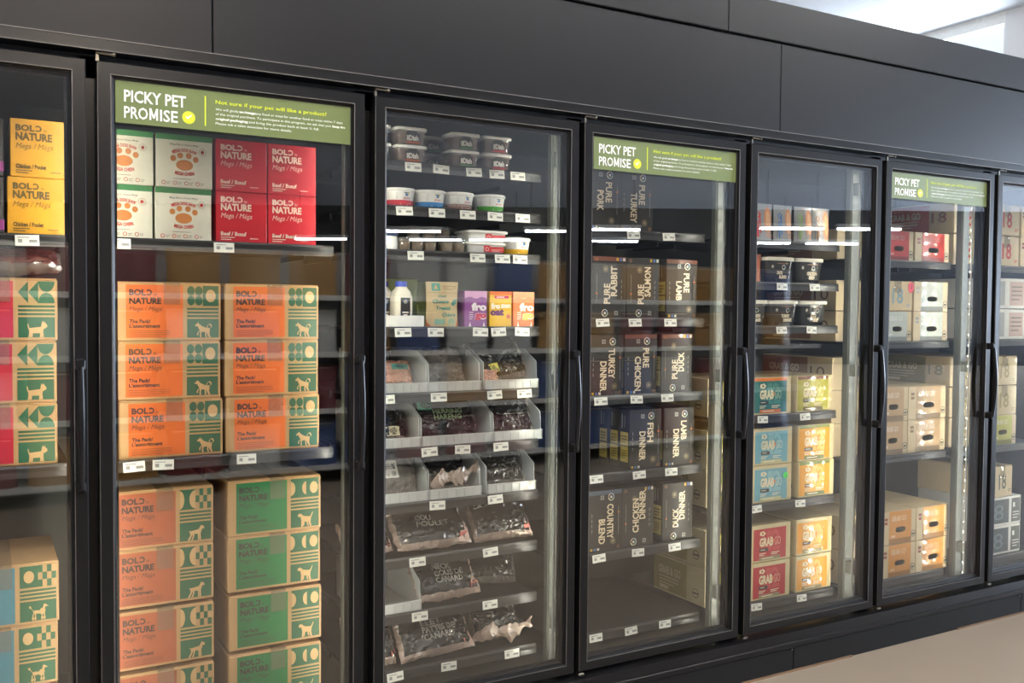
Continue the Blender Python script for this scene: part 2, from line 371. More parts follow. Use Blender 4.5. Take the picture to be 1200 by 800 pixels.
def make_door():
    r = thing('glass_door', '', 'door'); w = PW-.028; H = 1.939
    for nm, pts in (('stile', [(0, 0), (FW, FW), (FW, H-FW), (0, H)]), ('stile', [(w, 0), (w, H), (w-FW, H-FW), (w-FW, FW)]),
                    ('rail', [(0, H), (FW, H-FW), (w-FW, H-FW), (w, H)]), ('rail', [(0, 0), (w, 0), (w-FW, FW), (FW, FW)])):
        # mitred frame member: flat face, a chamfer outside and a step down to the gasket
        cx, cz = w/2, H/2
        def ins(p, d): return (p[0]+(d if p[0] < cx else -d), p[1]+(d if p[1] < cz else -d))
        outer = [p for p in pts if p[0] in (0, w) and p[1] in (0, H)]; inner = [p for p in pts if p not in outer]
        o1, o2 = outer if len(outer) == 2 else (outer[0], outer[1])
        i1 = min(inner, key=lambda q: math.dist(q, o1)); i2 = min(inner, key=lambda q: math.dist(q, o2))
        prof = [(0, .045), (0, .003), (.003, 0), (FW-.010, 0), (FW-.007, .003), (FW-.005, .010), (FW, .013), (FW, .045)]
        rings = []
        for e in (o1, o2): rings.append([(ins(e, d)[0], y, ins(e, d)[1]) for d, y in prof])
        MB().loft(rings).build(nm, BLK, r)
    MB().box(FW-.004, .014, FW-.004, w-FW+.004, .034, H-FW+.004).build('glass_pane', PANE, r)
    g = MB()
    for a in ((FW, FW, FW+.009, H-FW), (w-FW-.009, FW, w-FW, H-FW), (FW+.009, FW, w-FW-.009, FW+.009), (FW+.009, H-FW-.009, w-FW-.009, H-FW)):
        g.box(a[0], .0345, a[1], a[2], .0385, a[3])
    g.build('gasket', GASK, r)
    e = MB(); c0, c1 = FW-.0098, FW-.0078
    for a in ((c0, c0, c1, H-c0), (w-c1, c0, w-c0, H-c0), (c0, c0, w-c0, c1), (c0, H-c1, w-c0, H-c0)): e.box(a[0], -.0007, a[1], a[2], .001, a[3])
    e.build('edge_bead', TRIM, r); MB().box(.0002, .0012, .003, .0018, .003, H-.003).build('edge_strip', TRIM, r)
    hx = w-.020; hb = MB().tube([(hx, -.030-.012*math.sin(math.pi*i/12), .80+.325*i/12) for i in range(13)], [.0075+.0025*math.sin(math.pi*i/12) for i in range(13)], 10)
    hd = hb.build('handle', BLK, r, True)
    for z in (.79, 1.115): MB().box(hx-.012, -.034, z, hx+.012, .002, z+.03, .004).build('handle_post', BLK, hd)
    hp = MB().tube([(-.004, -.004, 1.958), (.042, -.004, 1.956)], .0045, 8).box(-.004, -.002, 1.936, .004, .006, 1.956).tube([(.036, -.0045, 1.9565), (.044, -.0045, 1.9565)], .0062, 8)
    hp.build('hinge_pin', STEEL, r, True)
    MB().box(-.004, -.004, -.013, .02, .02, -.004, .002).build('hinge_foot', STEEL, r)
    return r
edges = {0: -PW, 1: 0, 2: PW+.006, 3: 2*PW, 4: 3*PW, 5: 4*PW, 6: 5*PW, 7: 6*PW}
for i in range(7):
    sg = i in (1, 3, 5)
    d = place('door', make_door, ('%s black framed glass freezer door from the left, ' % ORD[i])+('green sign across its top' if sg else ('cut by the photo edge' if i in (0, 6) else 'no sign on it')),
              (edges[i], 0, 0), 0, 'glass freezer doors')
    if sg: SIGN = (SIGN if 'SIGN' in globals() else []) + [d]
sp = None
for d in SIGN:
    if sp is None:
        so = MB().box(0, .0, 0, .664, .0008, .113).build('sign', ink(GREEN), d); sp = sign_print(.664, .113).build('lettering', so)
    else:
        so2 = so.copy(); COL.objects.link(so2); so2.parent = d; l2 = sp.copy(); COL.objects.link(l2); l2.parent = so2; so2.location = (.0455, .0128, 1.782)
    so.location = (.0455, .0128, 1.782)
    for c in d.children:
        if c.name.startswith('sign'): c['label'] = 'green printed sign with white and yellow lettering'

# ------------------------------------------------------------------ shelves with price tags
tagmesh = MB().box(-.03, 0, -.015, .03, .0012, .015); tagp = Print(.06, .03)
tagp.rect(.12, .28, .3, .62, TAGI).rect(.58, .3, .92, .55, TAGI).rect(.1, .74, .6, .82, TAGI)
tgm = [None, None]
def shelf(door, nth, b, z, tags, rail=True, h=.032):
    r = thing('freezer_shelf', 'black shelf with a tagged front rail behind the %s door, %s' % (ORD[door], nth), 'shelf', (b+PW/2, .2, z))
    if not tags: r['label'] = 'black shelf with a bare front rail behind the %s door, %s' % (ORD[door], nth)
    hw = PW/2-.046
    MB().box(-hw, .004, -.012, hw, .60, 0).build('deck', SHELFM, r)
    MB().prism([(0, .003), (.004, .003), (.004, -h), (-.006, -h), (-.003, -h*.5), (-.004, -.004)], 0, -hw, hw).build('front_rail', RAILM, r)
    for s in (-1, 1): MB().box(s*hw-.004, .3, -.03, s*hw+.004, .60, -.008).build('bracket', SHELFM, r)
    for x in tags:
        if tgm[0] is None:
            a = tagmesh.build('price_tag', TAGM, r); c = tagp.build('print', a, (-.03, 0, -.015)); tgm[0], tgm[1] = a, c
        else:
            a = tgm[0].copy(); COL.objects.link(a); a.parent = r; c = tgm[1].copy(); COL.objects.link(c); c.parent = a
        a.location = (x-(b+PW/2), -.008, -h*.52); a.rotation_euler = (math.radians(-6)+R1(.03), R1(.05), R1(.03))
    return r
SH = {0: [(1.482, [-.162]), (.835, []), (0, [])],
 1: [(1.483, [.076, .372]), (.831, [.112, .193, .439]), (.012, [])],
 2: [(1.778, [.996, 1.1, 1.226, 1.317, 1.402]), (1.629, [.965, 1.085, 1.203, 1.312, 1.424]), (1.481, [1.007, 1.243, 1.342, 1.415]),
     (1.221, [.962, 1.083, 1.256, 1.329, 1.426]), (.997, [.903, 1.096, 1.315, 1.438]), (.81, [1.062, 1.189, 1.342]), (.622, [1.093, 1.321]),
     (.434, [1.019, 1.303]), (.244, [1.029, 1.303]), (.05, [.939, 1.141, 1.395])],
 3: [(1.592, [1.919, 2.092]), (1.254, [1.779, 1.932, 2.106]), (.955, [1.775, 1.944, 2.096]), (.658, [1.759, 1.962, 2.121]), (.352, [1.775, 1.961, 2.144]), (.046, [1.765, 1.932, 2.1])],
 4: [(1.585, []), (1.408, [2.71, 2.907]), (1.222, [2.712, 2.893]), (.842, [2.612, 2.863]), (.462, [2.585, 2.844]), (.04, [2.596, 2.864])],
 5: [(1.527, []), (1.148, []), (.612, []), (.028, [])],
 6: [(1.525, []), (1.150, []), (.606, []), (.03, [])]}
for d, L in SH.items():
    for k, (z, tags) in enumerate(L):
        nth = 'bottom one' if k == len(L)-1 else ('top one' if k == 0 else ORD[k]+' from the top')
        shelf(d, nth, bnd[d], z, tags)
# ------------------------------------------------------------------ cartons
INK = (72, 62, 58)
def logo(P, u, v, w, col, hB=.1, hN=.13, gap=.035, by=True):
    P.text('BOL', u, v+hN+gap, hB, col, w*.52, .045); P.text('C', u+w*.545, v+hN+gap, hB, col, w*.17, .045, mirror=True)
    if by: P.text('by', u+w*.76, v+hN+gap, hB*.5, col, w*.11, 0, shear=.3)
    P.text('NATURE', u, v, hN, col, w, .045)
    P.text('Mega / M\u00e9ga', u, v-hN*1.15, hN*.78, col, w*1.02, -.004, shear=.3)
def dog(P, u0, v0, w, h, m, kind, right=False):
    def T(pts): return [(u0+w*((1-x) if right else x), v0+h*y) for x, y in pts]
    def poly(*pts): P.poly(T(pts), m, 3)
    if kind == 'curl':
        poly((.22, .62), (.30, .36), (.72, .36), (.86, .45), (.86, .62), (.6, .66), (.36, .78)); poly((.0, .80), (.12, .92), (.20, 1), (.24, .9), (.34, .84), (.40, .66), (.22, .56), (.16, .74), (.04, .73))
        poly((.30, .4), (.40, .4), (.36, .2), (.38, 0), (.28, 0), (.29, .2)); poly((.22, .42), (.30, .44), (.2, .28), (.2, .14), (.12, .14), (.13, .28))
        poly((.66, .42), (.88, .5), (.84, .25), (.92, .0), (.82, 0), (.72, .2)); poly((.6, .4), (.7, .42), (.66, .2), (.7, 0), (.62, 0), (.58, .2))
        pts = [(.84+.12*math.cos(a), .72+.15*math.sin(a)) for a in [x*.5-1.6 for x in range(11)]]
        for a, b in zip(pts, pts[1:]): poly((a[0]-.03, a[1]-.03), (b[0]-.03, b[1]-.03), (b[0]+.03, b[1]+.03), (a[0]+.03, a[1]+.03))
    elif kind == 'boxer':
        poly((.02, .80), (.06, .92), (.16, .95), (.20, 1), (.24, .93), (.30, .84), (.38, .66), (.20, .56), (.16, .74), (.06, .72))
        poly((.18, .62), (.26, .38), (.5, .42), (.78, .44), (.86, .54), (.84, .62), (.6, .66), (.34, .72)); poly((.88, .66), (.82, .56), (.86, .52), (.93, .64))
        poly((.24, .42), (.33, .42), (.31, 0), (.22, 0)); poly((.34, .42), (.41, .42), (.40, 0), (.33, 0))
        poly((.68, .5), (.86, .56), (.84, .34), (.98, .06), (.98, 0), (.88, 0), (.76, .28)); poly((.6, .46), (.72, .46), (.70, .26), (.8, 0), (.7, 0), (.62, .24))
    elif kind == 'lab':
        poly((.0, .80), (.04, .90), (.16, .96), (.26, .90), (.36, .78), (.42, .62), (.22, .5), (.20, .70), (.06, .72))
        poly((.20, .62), (.26, .36), (.55, .34), (.80, .42), (.86, .56), (.84, .70), (.6, .72), (.34, .78)); poly((.80, .68), (.86, .58), (.94, .80), (1, 1), (.95, 1), (.88, .82))
        poly((.24, .42), (.36, .42), (.33, .0), (.22, 0)); poly((.36, .40), (.45, .40), (.42, .06), (.33, .06))
        poly((.66, .46), (.86, .58), (.84, .3), (.90, 0), (.80, 0), (.72, .26)); poly((.58, .42), (.68, .44), (.68, .2), (.74, .04), (.65, .04), (.6, .2))
    elif kind == 'scottie':
        poly((.0, .62), (.02, .78), (.10, .86), (.14, 1), (.20, .88), (.24, 1), (.28, .86), (.32, .6), (.14, .5), (.10, .56))
        poly((.18, .64), (.22, .24), (.9, .24), (.92, .56), (.6, .60), (.3, .64)); poly((.88, .5), (.94, .82), (1, .8), (.94, .48))
        poly((.20, .26), (.36, .26), (.38, 0), (.18, 0)); poly((.72, .26), (.90, .26), (.94, 0), (.74, 0))
    else:                                       # poodle
        poly((.0, .84), (.10, .92), (.18, 1), (.26, .98), (.28, .86), (.34, .62), (.20, .60), (.18, .80)); poly((.16, .62), (.22, .36), (.4, .34), (.48, .56), (.4, .74), (.24, .74))
        poly((.4, .6), (.44, .42), (.76, .42), (.80, .62), (.6, .64)); poly((.78, .6), (.74, .56), (.9, .84), (.94, .82)); 
        P.ell(*T([(.94, .86)])[0], .06*w, .08*h, m, 3)
        for x in (.22, .34, .68, .80):
            poly((x-.03, .42), (x+.03, .42), (x+.02, 0), (x-.03, 0)); P.ell(*T([(x, .14)])[0], .06*w, .09*h, m, 3)
KB = (208, 170, 120)
def kraft_front(P, field, pat, dogk, right, dark=(48, 100, 72)):
    P.rect(.085, .05, .625, .95, field); logo(P, .115, .63, .30, INK, .10, .105, .04)
    P.text('The Pack/', .115, .305, .062, INK, .20, .035); P.text("L'assortiment", .115, .225, .062, INK, .29, .035); P.lines(.115, .165, .50, 4, .030, INK, t=.2)
    a, b = .665, .975; m = (a+b)/2
    for k in range(3): P.rect(a, .405+.062*k, b, .440+.062*k, dark)
    P.rect(a, .05, b, .375, dark)
    dog(P, a+.075, .055, (b-a)*.55, .26, KB, dogk, right)
    if pat == 'circles':
        for i in (0, 1):
            for j in (0, 1): P.ell(a+.038+.077*i, .690+.17*j, .037, .082, dark)
        P.rect(m, .60, b, .95, dark); P.ell((m+b)/2, .775, .05, .11, KB, 2)
    elif pat == 'checks':
        P.rect(a, .60, m, .95, dark); P.ell(a-.0, .775, .045, .16, KB, 2, -90, 90); P.ell(m, .775, .06, .16, KB, 2, 90, 270)
        for i in range(4):
            for j in range(3):
                if (i+j) % 2: P.rect(m+(b-m)*i/4, .60+.117*j, m+(b-m)*(i+1)/4, .60+.117*(j+1), dark)
    elif pat == 'halves':
        P.rect(a, .60, b, .95, dark); P.ell(a, .775, .05, .13, KB, 2, -90, 90); P.ell(m+.015, .775, .045, .12, KB, 2, 90, 270); P.ell(b-.055, .775, .045, .11, KB, 2)
    elif pat == 'triangles':
        for i in (0, 1): P.poly([(a+.085*i, .775), (a+.085+.085*i, .95), (a+.085+.085*i, .60)], dark)
        P.ell(b-.07, .95, .07, .17, dark, 1, 180, 360); P.ell(b-.07, .60, .07, .17, dark, 1, 0, 180)
    elif pat == 'moon':
        P.rect(a, .60, m, .95, dark); P.ell((a+m)/2, .775, .045, .10, KB, 2)
        for i in range(4):
            for j in range(3):
                if (i+j) % 2 == 0: P.rect(m+(b-m)*i/4, .60+.117*j, m+(b-m)*(i+1)/4, .60+.117*(j+1), dark)
def carton(w, d, h, m, fn, kraft=False, cat='box', name='carton', side=None, extra=None, coat=0):
    r = thing(name, '', cat)
    if kraft:
        MB().box(-w/2, 0, 0, w/2, d, h-.004, .003).build('body', m, r)
        for s in (-1, 1):
            MB().box(-w/2+.002, d/2+(.0015 if s > 0 else -d/2+.002), h-.0038, w/2-.002, (d-.002 if s > 0 else d/2-.0015), h, .001).build('top_flap', m, r)
        MB().box(w*.02-.024, -.0032, h*.62, w*.02+.024, -.0026, h-.002).box(w*.02-.024, -.0032, h+.0003, w*.02+.024, d*.98, h+.0009).box(w*.02-.024, -.0032, h-.003, w*.02+.024, -.0002, h+.0009).build('tape', TAPE, r)
    else:
        MB().box(-w/2, 0, 0, w/2, d, h, .0025, seg=2).build('body', m, r)
    P = Print(w, h); P.coat = coat; fn(P); P.build('front_print', r, (-w/2, 0, 0))
    if side:
        Q = Print(d, h); side(Q); Q.build('side_print', r, (-w/2, d, 0), -math.pi/2)
    if extra: extra(r)
    return r
YB = mat('yellow_carton', (238, 172, 48), .38, coat=.2); RB = mat('red_carton', (208, 30, 48), .38, coat=.2)
MGB = mat('grey_carton', (110, 108, 108), .4)
WB = mat('white_carton', (232, 228, 210), .42)
def solid(col, word):
    def fn(P):
        logo(P, .09, .635, .60, col, .105, .13, .03); P.text(word, .09, .145, .075, col, .50, .04); P.lines(.09, .10, .36, 2, .04, col, t=.4); P.lines(.66, .09, .88, 1, .03, col, t=.5)
    return fn
def whitefront(P):
    red = (205, 62, 48); tan = (214, 136, 72)
    P.rect(0, .895, 1, 1, (74, 140, 84)); P.text('Mega Blend | Repas Mega', .5, .80, .032, (110, 104, 96), .5, .01, cx=True)
    P.text('MEGA DOG RAW', .5, .685, .062, red, .42, .04, cx=True, arc=.075)
    P.text('MEGA CHIEN', .5, .235, .065, red, .36, .04, cx=True, arc=-.11)
    # a plain paw in the place of the cartoon
    P.ell(.5, .43, .15, .10, tan, 1)
    for x, y in ((-.20, .09), (-.075, .15), (.075, .15), (.20, .09)): P.ell(.5+x, .46+y, .05, .055, tan, 1)
    P.ring(.82, .70, .0105, .001, (150, 120, 90)); P.circ(.82, .70, .005, red); P.poly([(.80, .665), (.84, .665), (.82, .75)], red, 2)
    for i in range(4): P.ring(.13+.2*i, .09, .006, .0018, red); P.lines(.18+.2*i, .095, .25+.2*i, 2, .03, (150, 140, 130), t=.35)
    P.lines(.3, .165, .72, 1, .03, (150, 140, 130), t=.35)
def pinkband(P): P.rect(0, .08, 1, .26, (214, 100, 190))
OR_, BR_, GN_, RD_, TL_ = (228, 112, 48), (178, 98, 66), (46, 124, 74), (196, 40, 62), (78, 134, 150)
def K(key, field, pat, dogk, right): return key, (lambda: carton(.298, .34, .175, KRAFT, lambda P: kraft_front(P, field, pat, dogk, right), True))
ROW3 = ['top', 'middle', 'bottom']
# first door
for z, row in ((1.643, 'upper'), (1.482, 'lower')):
    place('yel', lambda: carton(.152, .28, .160, YB, solid((104, 84, 44), 'Chicken / Poulet')), 'yellow chicken carton on the top shelf behind the first door, %s one' % row, (-.133+(.008 if row == 'upper' else 0), .215, z))
    place('pinkb', lambda: carton(.16, .28, .158, MGB, pinkband), 'grey carton with pink band at the left photo edge, %s one' % row, (-.296, .235, z))
for i, (z, row) in enumerate(zip((1.187, 1.011, .835), ROW3)):
    place(*K('kred', RD_, 'triangles', 'scottie', True), 'kraft carton with red label behind the first door, %s of three' % row, (-.236+R1(.003), .22, z), R1())
for i, (z, row) in enumerate(zip((.382, .206, .03-.018), ROW3)):
    place(*K('kteal', TL_, 'moon', 'poodle', True), 'kraft carton with teal label behind the first door, %s of three' % row, (-.240+R1(.003), .22, z), R1())
# second door
for z, row in ((1.642, 'upper'), (1.483, 'lower')):
    for x, colm in ((.092, 'left'), (.262, 'right')):
        place('wht', lambda: carton(.163, .28, .158, WB, whitefront), 'white carton with green top band, %s row, %s one' % (row, colm), (x+(0 if row == 'upper' else -.003), .22, z), R1(.004))
    for x, colm in ((.432, 'left'), (.591, 'right')):
        place('red', lambda: carton(.156, .28, .158, RB, solid((250, 222, 204), 'Beef / B\u0153uf')), 'glossy red beef carton under the green sign, %s row, %s one' % (row, colm), (x, .22, z), R1(.004))
for c, (x, colm) in enumerate(((.220, 'left'), (.529, 'right'))):
    for z, row in zip((1.183, 1.007, .831), ROW3):
        place(*K('kor', OR_, 'circles', 'curl', False), 'orange-labelled kraft carton behind the second door, %s of the %s stack' % (row, colm), (x+R1(.004), .22, z), R1())
for z, row in zip((.562, .386, .200, .012), ('topmost', 'second from the top', 'third from the top', 'lowest')):
    place(*K('kbr', BR_, 'checks', 'boxer', True), 'kraft carton with rust brown label, %s of its stack' % row, (.197+R1(.004), .22, z), R1())
    place(*K('kgn', GN_, 'halves', 'lab', False), 'kraft carton with green label, %s of its stack' % row, (.539+R1(.004), .22, z+.005), R1())
# ------------------------------------------------------------------ tubs, bottle, pouches behind the third door
FOODB = mat('brown_pet_food', (112, 74, 56), .6, vary=.3, scale=60, bump=.6)
def small_tub(band):
    r = thing('food_tub', '', 'tub')
    a, b = .055, .045
    MB().loft([sq(a*.86, b*.86, 0, 6, cy=b), sq(a*.88, b*.88, .004, 6, cy=b), sq(a, b, .052, 6, cy=b)]).build('body', TUBCL, r, True)
    MB().loft([sq(a*.83, b*.83, .003, 6, cy=b), sq(a*.92, b*.92, .044, 6, cy=b)]).build('contents', FOODB, r, True)
    MB().loft([sq(a*1.06, b*1.06, .049, 6, cy=b), sq(a*1.08, b*1.08, .053, 6, cy=b), sq(a*1.08, b*1.08, .058, 6, cy=b), sq(a*1.0, b*1.0, .060, 6, cy=b), sq(a*.96, b*.96, .058, 6, cy=b)]).build('lid', WHITEP, r, True)
    P = Print(.06, .046); P.rect(.08, .05, .92, .78, (58, 56, 54)); P.rect(.08, .05, .92, .2, band, 1); P.rect(.22, .78, .78, .96, (58, 56, 54)); P.text('iiDish', .14, .28, .38, (250, 246, 238), .72, .05)
    P.build('front_print', r, (-.03, b*.03-.003, .002)); return r
for x, y, band, colr, pos in ((1.0, .21, (214, 110, 60), 'orange', 'left stack'), (1.205, .21, (90, 140, 80), 'green', 'middle stack'), (1.332, .21, (200, 60, 60), 'red', 'right stack'), (.872, .215, (200, 60, 60), 'red', 'stack by the door frame')):
    for z, row in ((1.778, 'lower'), (1.838, 'upper')):
        place('stub'+colr, lambda: small_tub(band), 'small clear tub with white lid and %s label stripe, %s, %s' % (colr, pos, row), (x+R1(.002), y, z), R1(.02))
for x in (1.132, 1.258):
    for z, row in ((1.778, 'lower'), (1.838, 'upper')):
        place('stubgreen', None, 'small clear tub standing behind the %s tubs of the top shelf, %s' % ('green striped' if x < 1.2 else 'red striped', row), (x, .33, z))
def lathe(prof, n=28, cy=0, mi=0): return MB().loft([[(rr*math.cos(6.2832*i/n), cy+rr*math.sin(6.2832*i/n), z) for i in range(n)] for rr, z in prof], mi)
def on_cone(r0, r1, h):                       # wraps a flat print round the front of a tapered tub
    def fn(x, y, z):
        rr = r0+(r1-r0)*z/h-y; a = (x-0)/((r0+r1)/2); return (rr*math.sin(a), r1-rr*math.cos(a), z)
    return fn
def round_tub(band, txt=(70, 70, 76)):
    r = thing('round_tub', '', 'tub'); r0, r1, h = .049, .057, .054
    lathe([(r0*.96, 0), (r0, .002), (r1, h)], cy=r1).build('body', WHITEP, r, True)
    lathe([(r1*1.02, h-.002), (r1*1.06, h), (r1*1.06, h+.007), (r1*1.0, h+.009), (r1*.97, h+.006)], cy=r1).build('lid', WHITEP, r, True)
    P = Print(1, 1); w = .075
    P.rect(-w, .0015, w, .0215, band, 0, 24); P.lines(-.01, .010, .03, 2, .004, (240, 240, 236), t=.45)
    P.text('iiDish', .0, .026, .006, (200, 70, 70), .026, .02); P.circ(.012, .041, .006, (60, 130, 190)); P.circ(.016, .044, .003, (230, 200, 60), 2); P.rect(.002, .0455, .022, .048, (60, 60, 64), 2)
    P.lines(-.055, .045, -.02, 5, .006, (190, 186, 180), t=.3)
    P.build('wrap_label', r, fn=on_cone(r0+.0004, r1+.0004, h)); return r
for x, b, c in ((.967, (206, 40, 56), 'red'), (1.082, (40, 130, 200), 'blue'), (1.198, (160, 130, 120), 'taupe'), (1.322, (80, 170, 66), 'green')):
    place('rt'+c, lambda: round_tub(b), 'round white tub with %s band on the second shelf' % c, (x, .205, 1.629), R1(.1))
place('rty', lambda: round_tub((226, 176, 30)), 'round white tub with yellow band beside the white square tubs', (1.428, .205, 1.481))
def square_tub():
    r = thing('square_tub', '', 'tub'); a, b = .078, .06
    MB().loft([sq(a*.88, b*.88, 0, 9, 36, cy=b), sq(a*.9, b*.9, .002, 9, 36, cy=b), sq(a*.96, b*.96, .032, 9, 36, cy=b)]).build('body', WHITEP, r, True)
    MB().loft([sq(a*1.0, b*1.0, .030, 9, 36, cy=b), sq(a*1.06, b*1.06, .033, 9, 36, cy=b), sq(a*1.06, b*1.06, .038, 9, 36, cy=b), sq(a*1.0, b*1.0, .041, 9, 36, cy=b)]).build('lid', WHITEP, r, True)
    P = Print(.15, .03); P.rect(.42, .2, .95, .82, (214, 52, 56)); P.rect(.42, .2, .58, .98, (214, 52, 56), 1); P.ring(.5, .55, .007, .002, (245, 240, 235), 2); P.lines(.62, .45, .9, 2, .16, (245, 225, 220), t=.4)
    P.build('front_print', r, (-.075, b*.04-.0006, .001)); return r
for z, row in ((1.481, 'lower'), (1.523, 'upper')): place('sqt', square_tub, 'square white tub with red label, %s of the stacked pair' % row, (1.292+(.006 if row == 'upper' else 0), .215, z))
TREAT = mat('brown_treats', (150, 124, 92), .5, vary=.4, scale=40, bump=.5)
def cup():
    r = thing('treat_cup', '', 'cup')
    lathe([(.020, 0), (.0215, .002), (.026, .040)], 18, .027).build('body', TUBCL, r, True); lathe([(.0195, .0015), (.024, .033)], 18, .027).build('contents', TREAT, r, True)
    lathe([(.0265, .039), (.0285, .041), (.0285, .045), (.026, .047)], 18, .027).build('lid', TUBCL, r, True); return r
for i in range(5): place('cup', cup, 'small clear cup of brown treats, front row of third shelf, %s from the left' % ORD[i], (.985+.052*i, .215, 1.481), R1(.5), 'treat cups on the third shelf')
for i in range(3): place('cup', cup, 'small clear cup of treats stacked on the rear cups, %s from the left' % ORD[i], (1.05+.06*i, .285, 1.529), R1(.5), 'treat cups stacked behind the front row')
for i in range(3): place('cup', cup, 'small clear cup of treats in the rear lower row, %s from the left' % ORD[i], (1.05+.06*i, .285, 1.481), R1(.5), 'treat cups in the rear row')
def jar():
    r = thing('white_jar', '', 'jar'); lathe([(.030, 0), (.033, .003), (.034, .042), (.031, .048)], 24, .034).build('body', WHITEP, r, True); lathe([(.033, .048), (.035, .05), (.035, .066), (.032, .069)], 24, .034).build('lid', mat('navy_lid', (58, 70, 104), .35), r, True); return r
place('jar', jar, 'white jar with navy lid at the left end of the third shelf', (.926, .21, 1.481))
MILK = mat('milk_white', (240, 234, 216), .3, coat=.3); BLUEC = mat('blue_cap', (40, 76, 196), .35)
def bottle():
    r = thing('milk_bottle', '', 'bottle'); a = .034
    MB().loft([sq(a*.9, a*.9, 0, 4, cy=a), sq(a, a, .004, 4, cy=a), sq(a, a, .098, 4, cy=a), sq(a*.86, a*.86, .116, 3.4, cy=a), sq(a*.56, a*.56, .130, 2.6, cy=a), sq(a*.52, a*.52, .138, 2, cy=a)]).build('body', MILK, r, True)
    lathe([(.0195, .134), (.0205, .136), (.0205, .150), (.0195, .152)], 24, a).build('cap', BLUEC, r, True)
    P = Print(.045, .098); P.rect(.14, .02, .92, .94, (44, 44, 46)); P.circ(.53, .80, .008, (110, 150, 190)); P.circ(.53, .80, .004, (220, 180, 70), 2)
    for k, wd in enumerate((.5, .34, .56, .44)): P.rect(.53-wd/2, .40-.095*k, .53+wd/2, .455-.095*k, (235, 230, 220), 1)
    P.build('label', r, (-.0225, -.0002, .004)); return r
place('milk', bottle, 'milk bottle with blue cap in the white tray, front one', (.985, .232, 1.226))
place('milk', bottle, 'milk bottle with blue cap in the white tray, rear left one', (.945, .305, 1.226))
def tray():
    r = thing('white_tray', 'low white tray holding the milk bottles', 'tray')
    MB().box(-.075, .0, 0, .064, .003, .040).box(-.075, .17, 0, .064, .173, .040).box(.061, .003, 0, .064, .17, .040).box(-.075, .003, 0, .061, .17, .003).build('walls', WHITEP, r)
    MB().box(-.078, .003, 0, -.075, .17, .05).build('side_wall', WHITEP, r); return r
place('tray', tray, 'low white tray holding the milk bottles', (.983, .212, 1.221))
def pouch(w, h, d, m, fn, name='pouch', seed=1, fin=None):
    r = thing(name, '', 'pouch'); nx, nz = 16, 18; vs = []; 
    def pt(i, k, sgn):
        u = i/nx*2-1; v = k/nz; th = d/2*(1-abs(u)**3)*(1-v**1.5)*.92+.0015
        th *= 1+.18*noise.noise((u*2.2, v*3, seed*7.1))
        return (u*w/2*(1-.05*math.sin(math.pi*v)), d/2+sgn*th, v*h)
    for sgn in (-1, 1): vs += [pt(i, k, sgn) for k in range(nz+1) for i in range(nx+1)]
    M = (nx+1)*(nz+1); fs = []
    for q in (0, M):
        for k in range(nz):
            for i in range(nx):
                a = q+k*(nx+1)+i; f = [a, a+1, a+nx+2, a+nx+1]; fs.append(f if q == 0 else f[::-1])
    for k in range(nz):
        for i, fl in ((0, 0), (nx, 1)): a = k*(nx+1)+i; fs.append([a, a+nx+1, a+nx+1+M, a+M])
    for i in range(nx): fs.append([i, i+1, i+1+M, i+M]); a = nz*(nx+1)+i; fs.append([a, a+1, a+1+M, a+M])
    MB().add(vs, fs).build('body', m, r, True)
    def fr(x, y, z):
        u = max(-1, min(1, (x-w/2)/(w/2))); i = (u+1)/2*nx; k = max(0, min(1, z/h))*nz; i0 = min(nx-1, int(i)); k0 = min(nz-1, int(k)); a = i-i0; b = k-k0
        y00, y10, y01, y11 = (pt(i0+p_, k0+q_, -1)[1] for q_ in (0, 1) for p_ in (0, 1))
        return (x-w/2, (y00*(1-a)+y10*a)*(1-b)+(y01*(1-a)+y11*a)*b+y, z)
    P = Print(w, h); fn(P)
    P.build('front_print', r, fn=fr); return r
def cheese(P):
    g = (62, 140, 128); 
    for t_, u, v, w_ in (('Goat', .34, .66, .26), ('Cheese', .16, .53, .5), ('Treats', .26, .385, .45), ('Ch\u00e8vre', .42, .235, .44)): P.text(t_, u, v, .085 if t_ != 'Goat' else .06, g, w_, .03, shear=.3)
    for i in range(8): P.rect(.02+.12*i, .755, .14+.12*i, .762, (150, 110, 70), 2)
    P.rect(.16, .80, .42, .97, (84, 160, 140), 1, 4); P.poly([(.22, .84), (.36, .84), (.29, .94)], KB, 2); P.lines(.5, .90, .94, 3, .035, (160, 120, 80), t=.35)
    P.poly([(.72, .50), (.80, .60), (.94, .63), (.92, .54), (.82, .47)], g, 2)
    P.rect(.2, .06, .5, .18, (140, 180, 160), 1, 4); P.ell(.72, .11, .12, .09, (150, 180, 150), 1)
    for sx in (0, .86): P.poly([(sx+.0, 0), (sx+.14, 0), (sx+.14 if sx else .03, .1), (sx+.11 if sx else .0, .2)], (206, 118, 40), 1)
place('cheese', lambda: pouch(.124, .158, .05, mat('kraft_pouch', (204, 180, 134), .45, bump=.2), cheese), 'kraft pouch with green lettering beside the purple carton', (1.126, .212, 1.221))
GRP = mat('green_reflection', (150, 168, 76), .35, bump=.4)  # green reflection in the door glass, built here as solid pouch shapes
def green_refl(P): 
    for k in range(5): P.poly([(.3+.08*k, .80), (.36+.08*k, .86), (.40+.08*k, .80), (.36+.08*k, .76)], (120, 60, 50), 1)
for x, y, h, wh in ((.985, .38, .150, 'left'), (1.06, .455, .172, 'middle'), (1.135, .53, .165, 'right')):
    place('gp'+wh, lambda: pouch(.17, h, .06, GRP, green_refl, seed=int(x*50)), 'pouch shape for a green reflection, behind the kraft pouch, %s of three' % wh, (x, y, 1.221), R1(.1))
